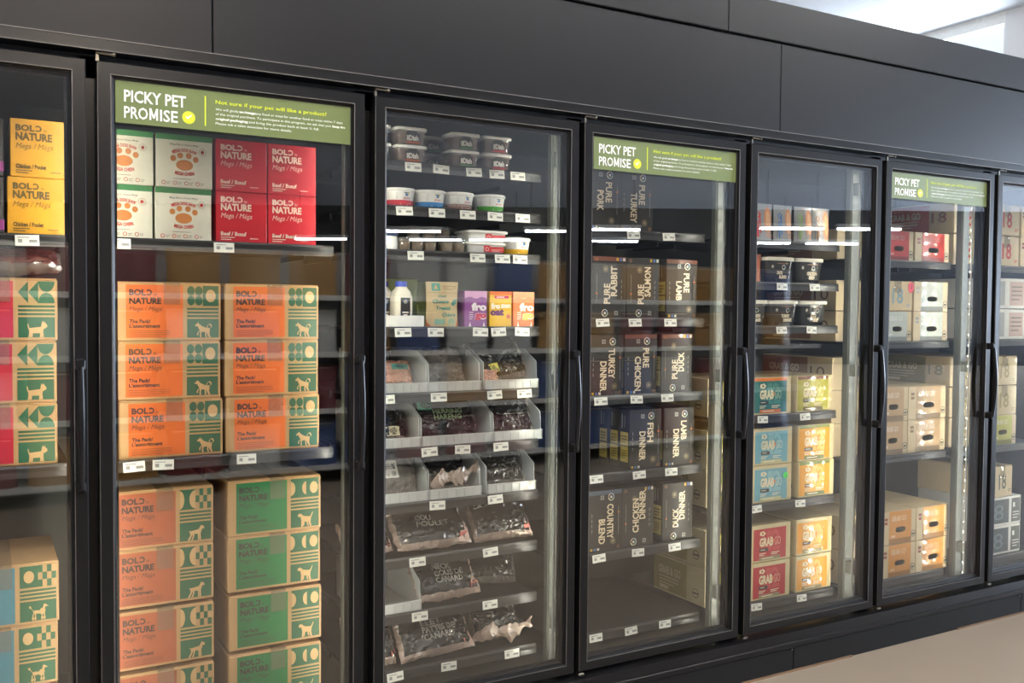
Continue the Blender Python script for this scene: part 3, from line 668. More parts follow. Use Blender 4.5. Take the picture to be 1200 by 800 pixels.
def froyo(base, top, w1, w2, c2):
    def fn(P):
        P.rect(0, .88, 1, 1, top); P.poly([(0, .80), (.25, .84), (.5, .79), (.75, .84), (1, .8), (1, .88), (0, .88)], top, 1)
        P.text(w1, .30, .47, .20, (250, 244, 240), .68, .06); P.text(w2, .44, .26, .17, c2, .54, .07, lay=3); P.text(w2, .425, .245, .19, (250, 240, 232), .57, .11, lay=2)
        P.lines(.2, .40, .38, 4, .06, (246, 236, 236), t=.3)
        for u in (.24, .86): P.poly([(u-.05, .02), (u+.05, .02), (u, .16)], (246, 240, 240), 1)
    return fn
def goatc(P):
    P.rect(0, .9, 1, 1, (232, 120, 50)); P.rect(.22, .80, .86, .88, (214, 60, 110), 1); P.lines(.3, .83, .78, 1, .02, (250, 230, 230), t=1.2)
    P.text('fro', .05, .52, .15, (250, 244, 236), .42, .06); P.text('zen', .48, .55, .13, (250, 244, 236), .46, .06); P.text('oat', -.02+.04, .34, .18, (110, 50, 120), .62, .06)
    P.ring(.84, .30, .008, .0025, (214, 60, 110), 1); P.circ(.84, .30, .004, (214, 60, 110))
for key, x, m, fn, col in (('fz1', 1.252, mat('purple_carton', (146, 82, 152), .4), froyo((0,0,0), (222, 168, 206), 'fro', 'go', (206, 44, 84)), 'purple'), ('fz2', 1.353, mat('yellow_carton_b', (244, 196, 60), .4), goatc, 'yellow'), ('fz3', 1.448, mat('orange_carton', (226, 116, 52), .4), froyo((0,0,0), (236, 160, 110), 'fro', 'go', (240, 190, 80)), 'orange')):
    place(key, lambda: carton(.09, .09, .128, m, fn), 'small %s frozen yogurt carton on the fourth shelf' % col, (x, .222, 1.221), R1(.02))
# translucent bins
def bin_(w):
    r = thing('display_bin', '', 'bin'); d, t_ = .30, .0025
    MB().box(-w/2, .004, 0, w/2, d, t_).box(-w/2, d-t_, t_, w/2, d, .145).build('tray', BINM, r)
    for s in (-1, 1):
        x = s*w/2; prof = [(.004, t_), (.010, .095), (.014, .100), (.10, .14), (d-t_, .145), (d-t_, t_)]
        MB().prism(prof, 0, min(x, x-s*t_), max(x, x-s*t_)).build('side_wall', BINM, r)
    lip = MB().box(-w/2, -.004, .0, w/2, .0, .034).box(-w/2, -.007, .031, w/2, .002, .035).box(-w/2, -.007, 0, w/2, -.003, .003)
    for i in range(int(w/.03)+1): u = -w/2+.003+(w-.006)*i/int(w/.03); lip.box(u-.0012, -.007, .003, u+.0012, -.003, .031)
    lip.build('front_lip', BINM, r); return r
BINS = [(5, .955, .212, .997), (5, 1.168, .200, .997), (5, 1.394, .222, .997), (6, .934, .200, .81), (6, 1.179, .275, .81), (6, 1.424, .200, .81),
        (7, .96, .208, .622), (7, 1.172, .202, .622), (7, 1.398, .202, .622), (9, .942, .200, .244)]
for sh, x, w, z in BINS:
    pos = 'left' if x < 1 else ('right' if x > 1.3 else 'middle')
    lab = 'empty translucent bin on the second lowest shelf' if sh == 9 else 'translucent open-front bin, %s one on the %s shelf behind the third door' % (pos, ORD[sh-1])
    place('bin%d' % int(w*1000), lambda: bin_(w), lab, (x, .212, z), R1(.01), None)
# crumpled bags
def bag(w, h, th, seed, words=(), lean=35, label=None, corner=None, mtrl=None, margin=None, tcol=(160, 160, 152), twist=None, card=None, mg=(.10, .16), name='food_bag', roll=0):
    r = thing(name, '', 'bag'); nx, nz = 44, 32; L_ = math.radians(lean); cl, sl = math.cos(L_), math.sin(L_); cr_, sr_ = math.cos(math.radians(roll)), math.sin(math.radians(roll))
    def prof(u, v, sgn):
        e = (1-abs(u)**4)*(1-abs(v)**4); th_ = th/2*max(0, e)**.6
        n1 = noise.noise((u*2.1+seed, v*1.7, seed*3.3)); n2 = abs(noise.noise((u*4.5, v*5+seed, seed*1.7)))+.7*abs(noise.noise((u*8+v*3, v*7-u*4+seed, seed*.7)))+.4*abs(noise.noise((u*15-v*6, v*13+seed, seed*2.7)))
        ed = 1-max(0, e)
        return sgn*(th_*(1+.35*n1)+.001)+(.013*n2+.012*n1)*(.45+1.1*ed), n1
    def P3(u, v, sgn, off=0):
        y, n1 = prof(u, v, sgn); x = u*w/2*(1+.03*noise.noise((v*2, seed, 1))); z = (v+1)/2*h*(1+.05*noise.noise((u*2, seed, 5)))
        y = y-off
        x, z = x*cr_-(z-h/2)*sr_, x*sr_+(z-h/2)*cr_+h/2
        return (x, y*cl+z*sl+th*.4, z*cl-y*sl+th*.25*0)
    pts = {}
    for q, sgn in enumerate((-1, 1)):
        for k in range(nz+1):
            for i in range(nx+1): pts[q, i, k] = P3(i/nx*2-1, k/nz*2-1, sgn)
    zmin = min(p_[2] for p_ in pts.values())
    pts = {k_: (p_[0], p_[1], p_[2]-zmin) for k_, p_ in pts.items()}
    body, edge = MB(), MB(); M = (nx+1)*(nz+1)
    vs = [pts[q, i, k] for q in (0, 1) for k in range(nz+1) for i in range(nx+1)]; fb, fe = [], []
    for q in (0, M):
        for k in range(nz):
            for i in range(nx):
                a = q+k*(nx+1)+i; f = [a, a+1, a+nx+2, a+nx+1]
                u, v = abs((i+.5)/nx*2-1), ((k+.5)/nz*2-1)
                (fe if u > 1-mg[0] or v < -1+mg[1] or v > 1-mg[1]*.5 else fb).append(f if q == 0 else f[::-1])
    for k in range(nz):
        for i in (0, nx): a = k*(nx+1)+i; fe.append([a, a+nx+1, a+nx+1+M, a+M])
    for i in range(nx):
        for k in (0, nz): a = k*(nx+1)+i; fe.append([a, a+1, a+1+M, a+M])
    def sub(fs):
        used = sorted({i for f in fs for i in f}); mp = {o_: n_ for n_, o_ in enumerate(used)}
        return [vs[i] for i in used], [[mp[i] for i in f] for f in fs]
    MB().add(*sub(fb)).build('body', mtrl or BAGB, r, True, sharp=24); MB().add(*sub(fe)).build('sealed_edge', margin or CLEARF, r, True, sharp=24)
    def fr(x, y, z):
        u = max(-.995, min(.995, x/w*2-1)); v = max(-.995, min(.995, z/h*2-1)); p_ = P3(u, v, -1, -y+.0012); return (p_[0], p_[1], p_[2]-zmin)
    P = Print(w, h); n = len(words)
    for k, wd in enumerate(words): P.text(wd, .30, (.66 if n > 2 else .52)-.135*k, .112, tcol, min(.46, .072*len(wd)), .03, lay=2)
    if label:
        c, u, v, a, b = label; P.rect(u, v, u+a, v+b, c, 1, 6); P.ell(u+a/2, v+b/2, a*.3, b*.3, tuple(x_*.6 for x_ in c), 2, n=12)
    if card:
        u, v, a, b = card; P.rect(u, v, u+a, v+b, (226, 224, 220), 3, 8); P.lines(u+a*.15, v+b*.75, u+a*.85, 3, b*.12, (150, 150, 152), 4)
        for i in range(9): P.rect(u+a*(.15+.08*i), v+b*.08, u+a*(.18+.08*i), v+b*.36, (60, 60, 62), 4)
    if corner:
        P.poly([(.80, .02), (.99, .02), (.98, .30), (.9, .34)], corner, 1); P.poly([(.84, .10), (.97, .16), (.96, .22), (.84, .17)], (196, 92, 76), 2)
    if P.mb.v: P.build('front_print', r, fn=fr)
    if twist:
        x0, z0, x1, z1 = twist; rings = []
        for i in range(41):
            a = i/40; rr = (.020*(.30+abs(math.sin(a*7.0+seed)))*(.6+.4*math.sin(math.pi*min(1, a*1.2)))+.004)*(1+.5*abs(noise.noise((a*14, seed, 2))))
            cx_, cz_ = x0+(x1-x0)*a, z0+(z1-z0)*a+.010*math.sin(a*7)
            rings.append([(cx_+.5*rr*math.sin(b_*1.7), -.012+rr*.55*math.cos(b_)+.012*abs(noise.noise((a*12, b_*1.5, seed))), cz_+rr*math.sin(b_)*(1+.7*noise.noise((a*11, b_*2, seed)))) for b_ in [6.2832*j/12 for j in range(12)]])
        tw = MB().loft(rings).build('twisted_end', PINKF, r, True, sharp=24)
    return r
PINK = mat('pale_meat', (206, 160, 140), .5, vary=.3, scale=25); CHK = mat('cloudy_film_goods', (120, 116, 112), .25, vary=.4, scale=30, bump=.6)
def B(lab, x, y, z, rz=0, **k): o = bag(**k); o.location = (x, y, z+Z0); o.rotation_euler = (0, 0, rz); o['label'] = lab
B('peach and teal bag in the left bin of the fifth shelf', .955, .26, 1.001, .1, w=.19, h=.10, th=.05, seed=1, lean=30, mtrl=PINK, label=((60, 150, 140), .55, .55, .35, .2))
B('clear bag of dark hanging packs behind the fifth shelf left bin', .93, .38, 1.001, 0, w=.18, h=.14, th=.06, seed=2, lean=14, mtrl=CHK)
B('cloudy film bag in the middle bin of the fifth shelf', 1.165, .27, 1.001, -.1, w=.16, h=.15, th=.06, seed=3, lean=25, mtrl=CHK)
B('black bag with yellow label leaning in the right bin of the fifth shelf', 1.40, .255, 1.005, .12, w=.24, h=.17, th=.045, seed=4, lean=30, label=((196, 186, 80), .22, .18, .16, .2), roll=8, mg=(.16, .16))
B('pale pink bag lying in front in the right bin of the fifth shelf', 1.325, .225, 1.001, .2, w=.085, h=.06, th=.03, seed=5, lean=20, mtrl=PINK)
B('black bag in the left bin of the sixth shelf', .93, .24, .814, 0, w=.17, h=.13, th=.05, seed=6, lean=38, label=((200, 190, 160), .5, .1, .3, .25))
B('black herring bag with green label in the wide bin', 1.165, .235, .814, .05, w=.255, h=.165, th=.05, seed=7, words=('HERRING', 'HARENG'), lean=30, label=((70, 170, 130), .10, .62, .2, .24), mg=(.10, .12), tcol=(150, 170, 130))
B('black bag in the right bin of the sixth shelf', 1.425, .235, .814, -.05, w=.19, h=.18, th=.055, seed=8, lean=30, words=('', ' ')[:0], mg=(.2, .14))
B('clear bag with white barcode card on the seventh shelf', .955, .235, .626, 0, w=.20, h=.17, th=.06, seed=9, lean=30, mtrl=CHK, card=(.36, .32, .25, .38))
B('black bag with beige twisted end in the middle bin of the seventh shelf', 1.165, .24, .626, .1, w=.19, h=.17, th=.05, seed=10, lean=28, twist=(-.085, .045, .105, .095))
B('black bag in the right bin of the seventh shelf', 1.395, .24, .626, -.1, w=.19, h=.14, th=.055, seed=11, lean=32, mg=(.18, .16))
PKC = (206, 176, 160)
B('black bag with pink corner at the frame end of the eighth shelf',   .868, .212, .436, .05, w=.17, h=.14, th=.05, seed=12, lean=48, corner=PKC, margin=PINKF)
B('black poultry bag with pale lettering on the eighth shelf', 1.105, .205, .436, .03, w=.285, h=.18, th=.05, seed=13, words=('COU', 'POULET'), lean=46, corner=PKC, margin=PINKF)
B('black bag with white card and clear edge on the eighth shelf', 1.385, .210, .436, -.04, w=.235, h=.18, th=.055, seed=14, lean=44, card=None, label=((214, 210, 204), .10, .66, .22, .28), corner=PKC, margin=PINKF, words=('', )[:0])
B('black duck neck bag with yellow label on the second lowest shelf', 1.165, .205, .246, .06, w=.25, h=.185, th=.055, seed=15, words=('DUCK', 'NECK', 'COUS DE', 'CANARD'), lean=42, label=((168, 160, 70), .10, .70, .18, .2), corner=PKC, margin=PINKF)
B('plain black bag behind the duck neck bag', 1.375, .31, .246, -.25, w=.20, h=.17, th=.06, seed=16, lean=40, mg=(.06, .2))
B('black bag with pink corner at the frame end of the bottom shelf', .885, .203, .054, .08, w=.17, h=.19, th=.055, seed=17, lean=38, corner=PKC, margin=PINKF)
B('black duck feet bag with amber label on the bottom shelf', 1.125, .205, .054, .08, w=.29, h=.19, th=.055, seed=18, words=('DUCK', 'FEET', 'PATTES DE', 'CANARD'), lean=38, label=((176, 130, 60), .12, .68, .16, .18), corner=PKC, margin=PINKF)
B('black bag with white twisted end on the bottom shelf', 1.375, .25, .054, -.1, w=.19, h=.15, th=.055, seed=19, words=('DUCK', 'MEAT')[:0], lean=36, twist=(-.11, .036, .12, .068))
B('bag of reddish frozen pieces lying on the red labelled kraft cartons', -.19, .25, 1.363, 0, w=.24, h=.08, th=.06, seed=21, lean=52, mtrl=mat('red_brown_meat', (120, 66, 56), .4, vary=.4, scale=40, bump=.8))
# ------------------------------------------------------------------ dark dinner boxes behind the fourth door
DKB = mat('charcoal_dinner_carton', (60, 58, 55), .4, vary=.04, spec=.25); CRM = (236, 218, 184)
def dinner(a, b, ccw, strip=None):
    def fn(P):
        ln = .082
        if ccw:
            P.text(a, .515, .235, .19, CRM, ln*len(a), .03, rot=90); P.text(b, .72, .235+.38*ln*len(a), .19, CRM, ln*len(b), .03, rot=90)
            ex, ey, qx = .36, .085, .70
        else:
            P.text(a, .56, .77, .19, CRM, ln*len(a), .03, rot=-90); P.text(b, .31, .77-.42*ln*len(a), .19, CRM, ln*len(b), .03, rot=-90)
            ex, ey, qx = .67, .885, .40
        if strip: P.rect(0, .93, 1, 1, strip)
        for k, c in enumerate(((90, 130, 190), (230, 150, 60), (240, 220, 120), (110, 170, 120))): P.circ(ex, ey, .0135, c, 1, 90*k, 90*k+90, 8); 
        P.ring(ex, ey, .0145, .0018, (240, 240, 232), 3); P.circ(ex, ey, .005, (236, 230, 220), 4)
        P.rect(qx-.05, ey-.035, qx+.06, ey+.035, (150, 148, 140), 1); P.rect(qx-.02, ey-.015, qx+.03, ey+.015, (90, 90, 90), 2)
        P.ring(.38 if ccw else .74, .80 if ccw else .15, .0125, .0015, (170, 150, 112), 1); P.circ(.38 if ccw else .74, .80 if ccw else .15, .0075, (150, 134, 104), 1)
        o = .12 if ccw else .90
        P.rect(o-.006, .25, o+.006, .72, (150, 146, 138), 1); P.circ(o, .40 if ccw else .62, .004, (226, 120, 50), 2)
        o = .86 if ccw else .10
        for k in range(4): P.rect(o-.01, .32+.085*k, o+.012, .37+.085*k, (140, 138, 132), 1)
        sq_ = [(214, 170, 60), (90, 120, 180), (220, 214, 200)]
        for k in range(3): P.rect((.70 if ccw else .06)+.10*k, .935 if ccw else .02, (.765 if ccw else .125)+.10*k, .985 if ccw else .06, sq_[k], 2)
        P.ring(.10 if ccw else .90, .95 if ccw else .05, .006, .0015, (200, 130, 80), 2)
    return fn
def spine(P):
    P.rect(.12, .12, .88, .62, (188, 170, 96)); P.rect(.12, .38, .88, .40, (62, 60, 57), 1); P.lines(.24, .54, .76, 3, .05, (110, 96, 60), t=.4); P.lines(.24, .30, .76, 4, .04, (110, 96, 60), t=.4)
    P.rect(.2, .68, .34, .92, (130, 128, 120)); P.rect(.5, .70, .56, .90, (130, 128, 120))
DB = [('PURE', 'PORK', 0, 1.797, 1.592, None), ('PURE', 'TURKEY', 0, 1.955, 1.592, None), ('PURE', 'RABBIT', 1, 1.829, 1.254, (120, 74, 58)), ('PURE', 'SALMON', 1, 1.991, 1.254, None), ('PURE', 'LAMB', 0, 2.185, 1.254, (112, 72, 56)),
      ('TURKEY', 'DINNER', 0, 1.820, .955, None), ('PURE', 'CHICKEN', 0, 1.985, .955, (120, 74, 58)), ('PURE', 'DUCK', 1, 2.166, .955, (120, 74, 58)),
      ('FISH', 'DINNER', 0, 2.012, .658, None), ('LAMB', 'DINNER', 0, 2.182, .658, None),
      ('COUNTRY', 'BLEND', 0, 1.822, .352, (84, 96, 112)), ('CHICKEN', 'DINNER', 1, 1.980, .352, None), ('DUCK', 'DINNER', 1, 2.181, .352, None)]
for a, b, cc, x, z, st in DB:
    o = carton(.157, .066, .236, DKB, dinner(a, b, cc, st), name='dinner_box', side=spine, coat=.4)
    o.location = (x, .222, z+Z0); o.rotation_euler = (0, 0, R1(.01)); o['label'] = 'charcoal box lettered %s %s' % (a, b)
    nb = 1 if z > .7 else 2
    for k in range(nb): dup(o, 'charcoal box standing %s behind the %s %s box' % ('directly' if k == 0 else 'second', a, b), (x+R1(.003), .222+.07*(k+1), z), R1(.01))
# ------------------------------------------------------------------ snack pouches, black tubs and cartons behind the fifth door
def stick(col):
    def fn(P):
        P.ell(.74, .5, .2, .42, (214, 142, 100), 1); P.ell(.74, .52, .12, .3, (226, 176, 130), 2)
        P.rect(.2, .1, .26, .55, col, 1); P.rect(.31, .2, .36, .72, col, 1); P.ring(.28, .7, .012, .004, col, 1); P.lines(.08, .92, .42, 2, .05, (150, 150, 150), t=.4); P.rect(.12, .1, .15, .5, (120, 120, 124), 1)
    return fn
PLF = film('pale_pouch_film', (214, 214, 214), .3, bump=.5, glossy=.2)
for x, c, n_ in ((2.622, (214, 40, 40), 'red'), (2.745, (40, 120, 190), 'blue'), (2.868, (130, 170, 50), 'lime'), (2.975, (150, 100, 50), 'brown')):
    place('st'+n_, lambda: pouch(.112, .158, .035, PLF, stick(c), seed=int(x*99)), 'clear snack pouch with %s print on the top shelf' % n_, (x, .215, 1.585), R1(.05))
BKT = mat('black_tub_plastic', (44, 43, 42), .22, vary=.05, coat=.3); LIDM = mat('cream_lid', (226, 220, 204), .35)
def black_tub(a_, b_):
    r = thing('black_tub', '', 'tub'); a, b, h = .082, .07, .108
    MB().loft([sq(a*.84, b*.84, 0, 7, 36, cy=b), sq(a*.87, b*.87, .003, 7, 36, cy=b), sq(a*.98, b*.98, h-.012, 7, 36, cy=b)]).build('body', BKT, r, True)
    MB().loft([sq(a*1.02, b*1.02, h-.013, 7, 36, cy=b), sq(a*1.05, b*1.05, h-.010, 7, 36, cy=b), sq(a*1.05, b*1.05, h, 7, 36, cy=b), sq(a*1.0, b*1.0, h+.003, 7, 36, cy=b)]).build('lid', LIDM, r, True)
    P = Print(.14, .094); P.text(a_, .36, .40, .15, CRM, .06*len(a_), .04); P.text(b_, .46, .21, .15, CRM, .06*len(b_), .04)
    for k, c in enumerate(((90, 130, 190), (230, 150, 60), (240, 220, 120), (110, 170, 120))): P.circ(.62, .72, .009, c, 1, 90*k, 90*k+90, 8)
    P.ring(.62, .72, .0098, .0014, (240, 240, 232), 2); P.ring(.16, .74, .007, .0015, (190, 180, 160), 1); P.circ(.16, .74, .004, (190, 180, 160), 1); P.rect(.35, .88, .8, .90, (180, 130, 80), 1)
    def fr(x, y, z): return (x-.07, b*(1-(.86+.11*min(1, z/.096)))+y-.0008, z)
    P.build('front_print', r, fn=fr); return r
for a_, b_, x, z, w_ in (('DUCK', 'BLEND', 2.726, 1.408, 'left tub of the second shelf'), ('CHICKEN', 'BEEF', 2.906, 1.408, 'right tub of the second shelf'), ('CHICKEN', 'DINNER', 2.574, 1.222, 'tub by the door frame, third shelf'), ('TURKEY', 'DINNER', 2.755, 1.222, 'middle tub of the third shelf'), ('DUCK', 'BEEF', 2.935, 1.222, 'right tub of the third shelf')):
    o = black_tub(a_, b_); o.location = (x, .215, z+Z0); o['label'] = 'black tub with cream lid behind the fifth door, %s' % w_
place('orp', lambda: pouch(.11, .12, .04, mat('rust_pouch', (176, 92, 52), .35, bump=.3), lambda P: P.poly([(.3, .3), (.7, .35), (.6, .7), (.35, .62)], (96, 48, 34), 1), seed=5), 'rust orange pouch at the frame end of the second shelf', (2.575, .22, 1.408))
def grab(field, top, tab, pale):
    def fn(P):
        P.rect(.02, .055, .875, .90, field); P.rect(.02, .90, .875, .985, top)
        P.text('1', .36, .30, .56, pale, .13, .02, lay=1); P.text('2', .50, .30, .56, pale, .21, .02, lay=1)
        P.text('GRAB', .17, .43, .23, (240, 226, 190), .36, .05, lay=3); P.poly([(.51, .55), (.54, .60), (.57, .55), (.54, .50)], (232, 120, 50), 3); P.text('GO', .56, .43, .23, tuple((x+y)//2 for x, y in zip(pale, (240, 226, 190))), .17, .02, lay=3)
        for k in range(5): P.ell(.25+.05*math.cos(k*1.2566), .77+.04*math.sin(k*1.2566), .032, .032, (240, 226, 190), 2)
        P.circ(.25, .77, .005, field, 3)
        P.rect(.17, .28, .40, .37, (56, 56, 62), 2); P.lines(.17, .22, .34, 2, .045, (230, 220, 190), t=.5); P.lines(.48, .22, .70, 2, .045, (230, 220, 190), t=.5); P.lines(.2, .32, .36, 1, .05, (230, 220, 190), 3, t=.4)
        P.rect(.17, .045, .72, .14, tab, 2); P.lines(.24, .08, .64, 1, .05, (240, 226, 190), 3, t=.5)
    return fn
GB = mat('grab_carton_board', (208, 192, 150), .26, vary=.05, coat=.25, scale=26)
def side10(num, field, txt='GRAB & GO'):
    def fn(P):
        P.rect(.0, .06, .66, .96, field); P.text(txt, .1, .52, .22, (214, 196, 150), .44, .03, lay=2); P.lines(.12, .42, .5, 3, .09, (214, 196, 150), t=.35)
        P.rect(.12, .10, .30, .2, (214, 196, 150), 1)
        if num: P.text(num, .70, .36, .36, tuple(int(x*.72) for x in field), .2, .0, lay=2)
        else: P.ring(.83, .3, .02, .003, (70, 60, 50), 1); P.rect(.78, .28, .88, .32, (70, 60, 50), 2)
    return fn
TEAL = ((22, 108, 104), (224, 122, 50), (214, 122, 56), (62, 140, 130)); OLV = ((172, 164, 44), (112, 54, 36), (96, 84, 40), (196, 188, 84)); LBL = ((112, 172, 190), (208, 194, 154), (196, 196, 150), (142, 192, 202))
YLW = ((232, 162, 44), (120, 136, 66), (98, 112, 66), (240, 188, 92)); RDG = ((186, 40, 52), (208, 194, 154), (150, 140, 110), (204, 74, 80)); YOR = ((230, 158, 52), (208, 194, 154), (150, 140, 100), (240, 186, 100))
def G(key, spec): return key, (lambda: carton(.222, .34, .160, GB, grab(*spec), side=side10(None, (150, 138, 70)), coat=.8))
place(*G('gteal', TEAL), 'teal fronted carton with orange band behind the fifth door', (2.690, .218, .842), R1())
place(*G('goliv', OLV), 'olive green fronted carton beside the teal one', (2.948, .218, .842), R1())
for z, row in ((.462, 'lower'), (.624, 'upper')):
    place(*G('glbl', LBL), 'light blue fronted carton, %s of two%s' % (row, ', green round sticker' if row == 'lower' else ''), (2.702, .218, z), R1(), None)
    place(*G('gylw', YLW), 'amber fronted carton with green top band, %s of two' % row, (2.962+(.006 if row == 'lower' else 0), .218, z), R1())
def sticker(par, lab, x, z, rx, rz_, col, mark):
    o = MB().loft([[(rx*math.cos(6.2832*i/24), y, rz_*math.sin(6.2832*i/24)) for i in range(24)] for y in (0, -.0008)]).build('sticker', ink(col), par, loc=(x, -.0024, z)); o['label'] = lab
    PP = Print(2*rx, 2*rz_); mark(PP); PP.build('mark', o, (-rx, -.0008, -rz_))
sticker(PROTO['glbl'], 'bright green round sticker', .073, .110, .014, .014, (70, 226, 96), lambda P: P.ring(.5, .5, .004, .001, (40, 110, 60), 2).rect(.42, .2, .58, .3, (40, 110, 60), 2))
for z, row in ((.04, 'lower'), (.204, 'upper')):
    place(*G('gred', RDG), 'red fronted carton on the bottom shelf, %s of two' % row, (2.703, .218, z), R1())
    place(*G('gyor', YOR), 'golden fronted carton next to the red ones, %s of two' % row, (2.962, .218, z), R1())
for z, w_ in ((.04, 'bottom shelf, lower'), (.204, 'bottom shelf, upper'), (.462, 'fifth shelf, lower'), (.624, 'fifth shelf, upper'), (.842, 'fourth shelf')):
    place('gsid', lambda: carton(.220, .34, .160, GB, grab(*OLV), side=side10(None, (150, 138, 70))), 'cream carton with olive side panel behind the door post, %s' % w_, (2.462, .245, z), R1())
# ------------------------------------------------------------------ cartons with hand holes behind the sixth and seventh doors
def holebox(w, d, h, field, split=(.2, .86), side=None, body=None, icons=(150, 60, 50)):
    r = thing('handle_carton', '', 'box'); body = body or CREAM; cu, cv, ru, rv = .54, .42, .15, .085
    n = 24; ang = [6.2832*(i+.5)/n for i in range(n)]
    ov = [((cu+ru*math.copysign(abs(math.cos(a))**.6, math.cos(a)))*w-w/2, (cv+rv*math.copysign(abs(math.sin(a))**.6, math.sin(a)))*h) for a in ang]
    def outr(a, x0, x1, z0, z1):              # point on a rectangle in the direction of the angle
        cx_, cz_ = cu*w-w/2, cv*h; dx, dz = math.cos(a), math.sin(a)
        t_ = min(((x1 if dx > 0 else x0)-cx_)/dx if abs(dx) > 1e-9 else 9, ((z1 if dz > 0 else z0)-cz_)/dz if abs(dz) > 1e-9 else 9); return (cx_+dx*t_, cz_+dz*t_)
    cor = [(w/2, h), (-w/2, h), (-w/2, 0), (w/2, 0)]
    def rim(x0, x1, z0, z1):
        pts = [outr(a, x0, x1, z0, z1) for a in ang]
        for c in ((x1, z1), (x0, z1), (x0, z0), (x1, z0)):
            k = min(range(n), key=lambda i: math.dist(pts[i], c)); pts[k] = c
        return pts
    m_ = MB(); ro = rim(-w/2, w/2, 0, h)
    vs = [(p[0], 0, p[1]) for p in ro]+[(p[0], 0, p[1]) for p in ov]+[(p[0], .006, p[1]) for p in ov]
    fs = []
    for i in range(n):
        j = (i+1) % n; fs += [[i, j, n+j, n+i], [n+i, n+j, 2*n+j, 2*n+i]]
    m_.add(vs, fs)
    x0, x1 = -w/2, w/2
    m_.add([(x0, 0, 0), (x1, 0, 0), (x1, d, 0), (x0, d, 0), (x0, 0, h), (x1, 0, h), (x1, d, h), (x0, d, h)], [[0, 1, 2, 3], [4, 7, 6, 5], [0, 3, 7, 4], [1, 5, 6, 2], [2, 6, 7, 3]])
    m_.build('body', body, r)
    for a, b in ((.002, d/2-.0015), (d/2+.0015, d-.002)): MB().box(x0+.002, a, h, x1-.002, b, h+.002, .0008).build('top_flap', body, r)
    P = Print(w, h); P.coat = .8; a, b = split
    fo = rim((a-.5)*w, (b-.5)*w, 0, h)
    P.put([((p[0]+w/2)/w, p[1]/h) for p in fo]+[((p[0]+w/2)/w, p[1]/h) for p in ov], [[i, (i+1) % n, n+(i+1) % n, n+i] for i in range(n)], field, 0)
    lite = tuple(min(255, int(x*.5+125)) for x in field); drk = tuple(int(x*.72) for x in field)
    P.text('GRAB', a+.07, .70, .16, lite, .26, .04, lay=1); P.text('GO', a+.36, .70, .16, lite, .15, .02, lay=1); P.rect(a, .0, b, .16, drk, 1); P.rect(a+.06, .20, a+.18, .27, lite, 1)
    for k in range(2): P.rect(a*.3, .72+.12*k-.1, a*.75, .80+.12*k-.1, icons, 1)
    P.ring((b+1)/2-.01, .24, .0165, .003, (70, 78, 62), 1); P.lines((b+1)/2-.05, .20, (b+1)/2+.03, 1, .05, (70, 78, 62), 2, t=.5); P.rect((b+1)/2-.05, .22, (b+1)/2+.03, .26, (70, 78, 62), 2)
    P.build('front_print', r, (-w/2, 0, 0))
    if side: Q = Print(d, h); side(Q); Q.build('side_print', r, (-w/2, d, 0), -math.pi/2)
    return r
REDH, BLUH, BRNH, ORNH = (198, 54, 44), (190, 198, 192), (190, 158, 118), (222, 152, 66)
def HB(key, w, h, field, num, sf, **k): return key, (lambda: holebox(w, .42, h, field, side=side10(num, sf), **k))
place(*HB('hr', .218, .140, REDH, '10', (150, 60, 50)), 'red fronted hand-hole carton on the top shelf behind the sixth door, left', (3.482, .222, 1.527), R1())
place(*HB('hrr', .25, .140, REDH, '10', (150, 60, 50)), 'red fronted hand-hole carton on the top shelf behind the sixth door, right', (3.731, .222, 1.527), R1())
def end18(P, col=(130, 150, 160), num='18'):
    P.text(num, .36, .26, .52, col, .34, .015); P.lines(.8, .2, .94, 2, .06, col, t=.4)
place('end18b', lambda: carton(.225, .42, .140, CREAM, lambda P: end18(P, (136, 166, 178)), True), 'cream carton with a blue number 18 on its end and a pink sticker', (3.482, .222, 1.292), R1())
place(*HB('hb', .25, .140, BLUH, '18', (120, 140, 150), icons=(150, 160, 160)), 'pale blue hand-hole carton behind the sixth door, upper right', (3.731, .222, 1.292), R1())
place(*HB('hbl', .218, .140, BLUH, '18', (120, 140, 150), icons=(150, 160, 160)), 'pale blue hand-hole carton under the blue number 18', (3.482, .222, 1.148), R1())
place(*HB('hb', .25, .140, BLUH, '18', (120, 140, 150), icons=(150, 160, 160)), 'pale blue hand-hole carton behind the sixth door, lower right', (3.731, .222, 1.148), R1())
sticker(PROTO['end18b'], 'pink round sticker', .098, .112, .020, .026, (238, 84, 104), lambda P: P.rect(.3, .62, .7, .70, (120, 40, 60), 2).rect(.46, .25, .54, .62, (120, 40, 60), 2).rect(.3, .42, .7, .48, (120, 40, 60), 2))
for z, row in ((.612, 'lower'), (.772, 'upper')):
    place(*HB('hk', .218, .156, BRNH, '18', (130, 110, 60), icons=(140, 110, 80)), 'tan hand-hole carton on the third shelf behind the sixth door, %s left' % row, (3.470, .222, z), R1())
    place(*HB('hkr', .275, .156, BRNH, '18', (130, 110, 60), icons=(140, 110, 80)), 'tan hand-hole carton on the third shelf behind the sixth door, %s right' % row, (3.722, .222, z), R1())
for z, row in ((.028, 'lower'), (.188, 'upper')):
    place(*HB('ho', .238, .155, ORNH, '18', (160, 120, 50)), 'orange hand-hole carton on the bottom shelf behind the sixth door, %s left' % row, (3.516, .205, z), R1())
    place(*HB('hor', .238, .155, ORNH, '18', (160, 120, 50)), 'orange hand-hole carton on the bottom shelf behind the sixth door, %s right' % row, (3.760, .205, z), R1())
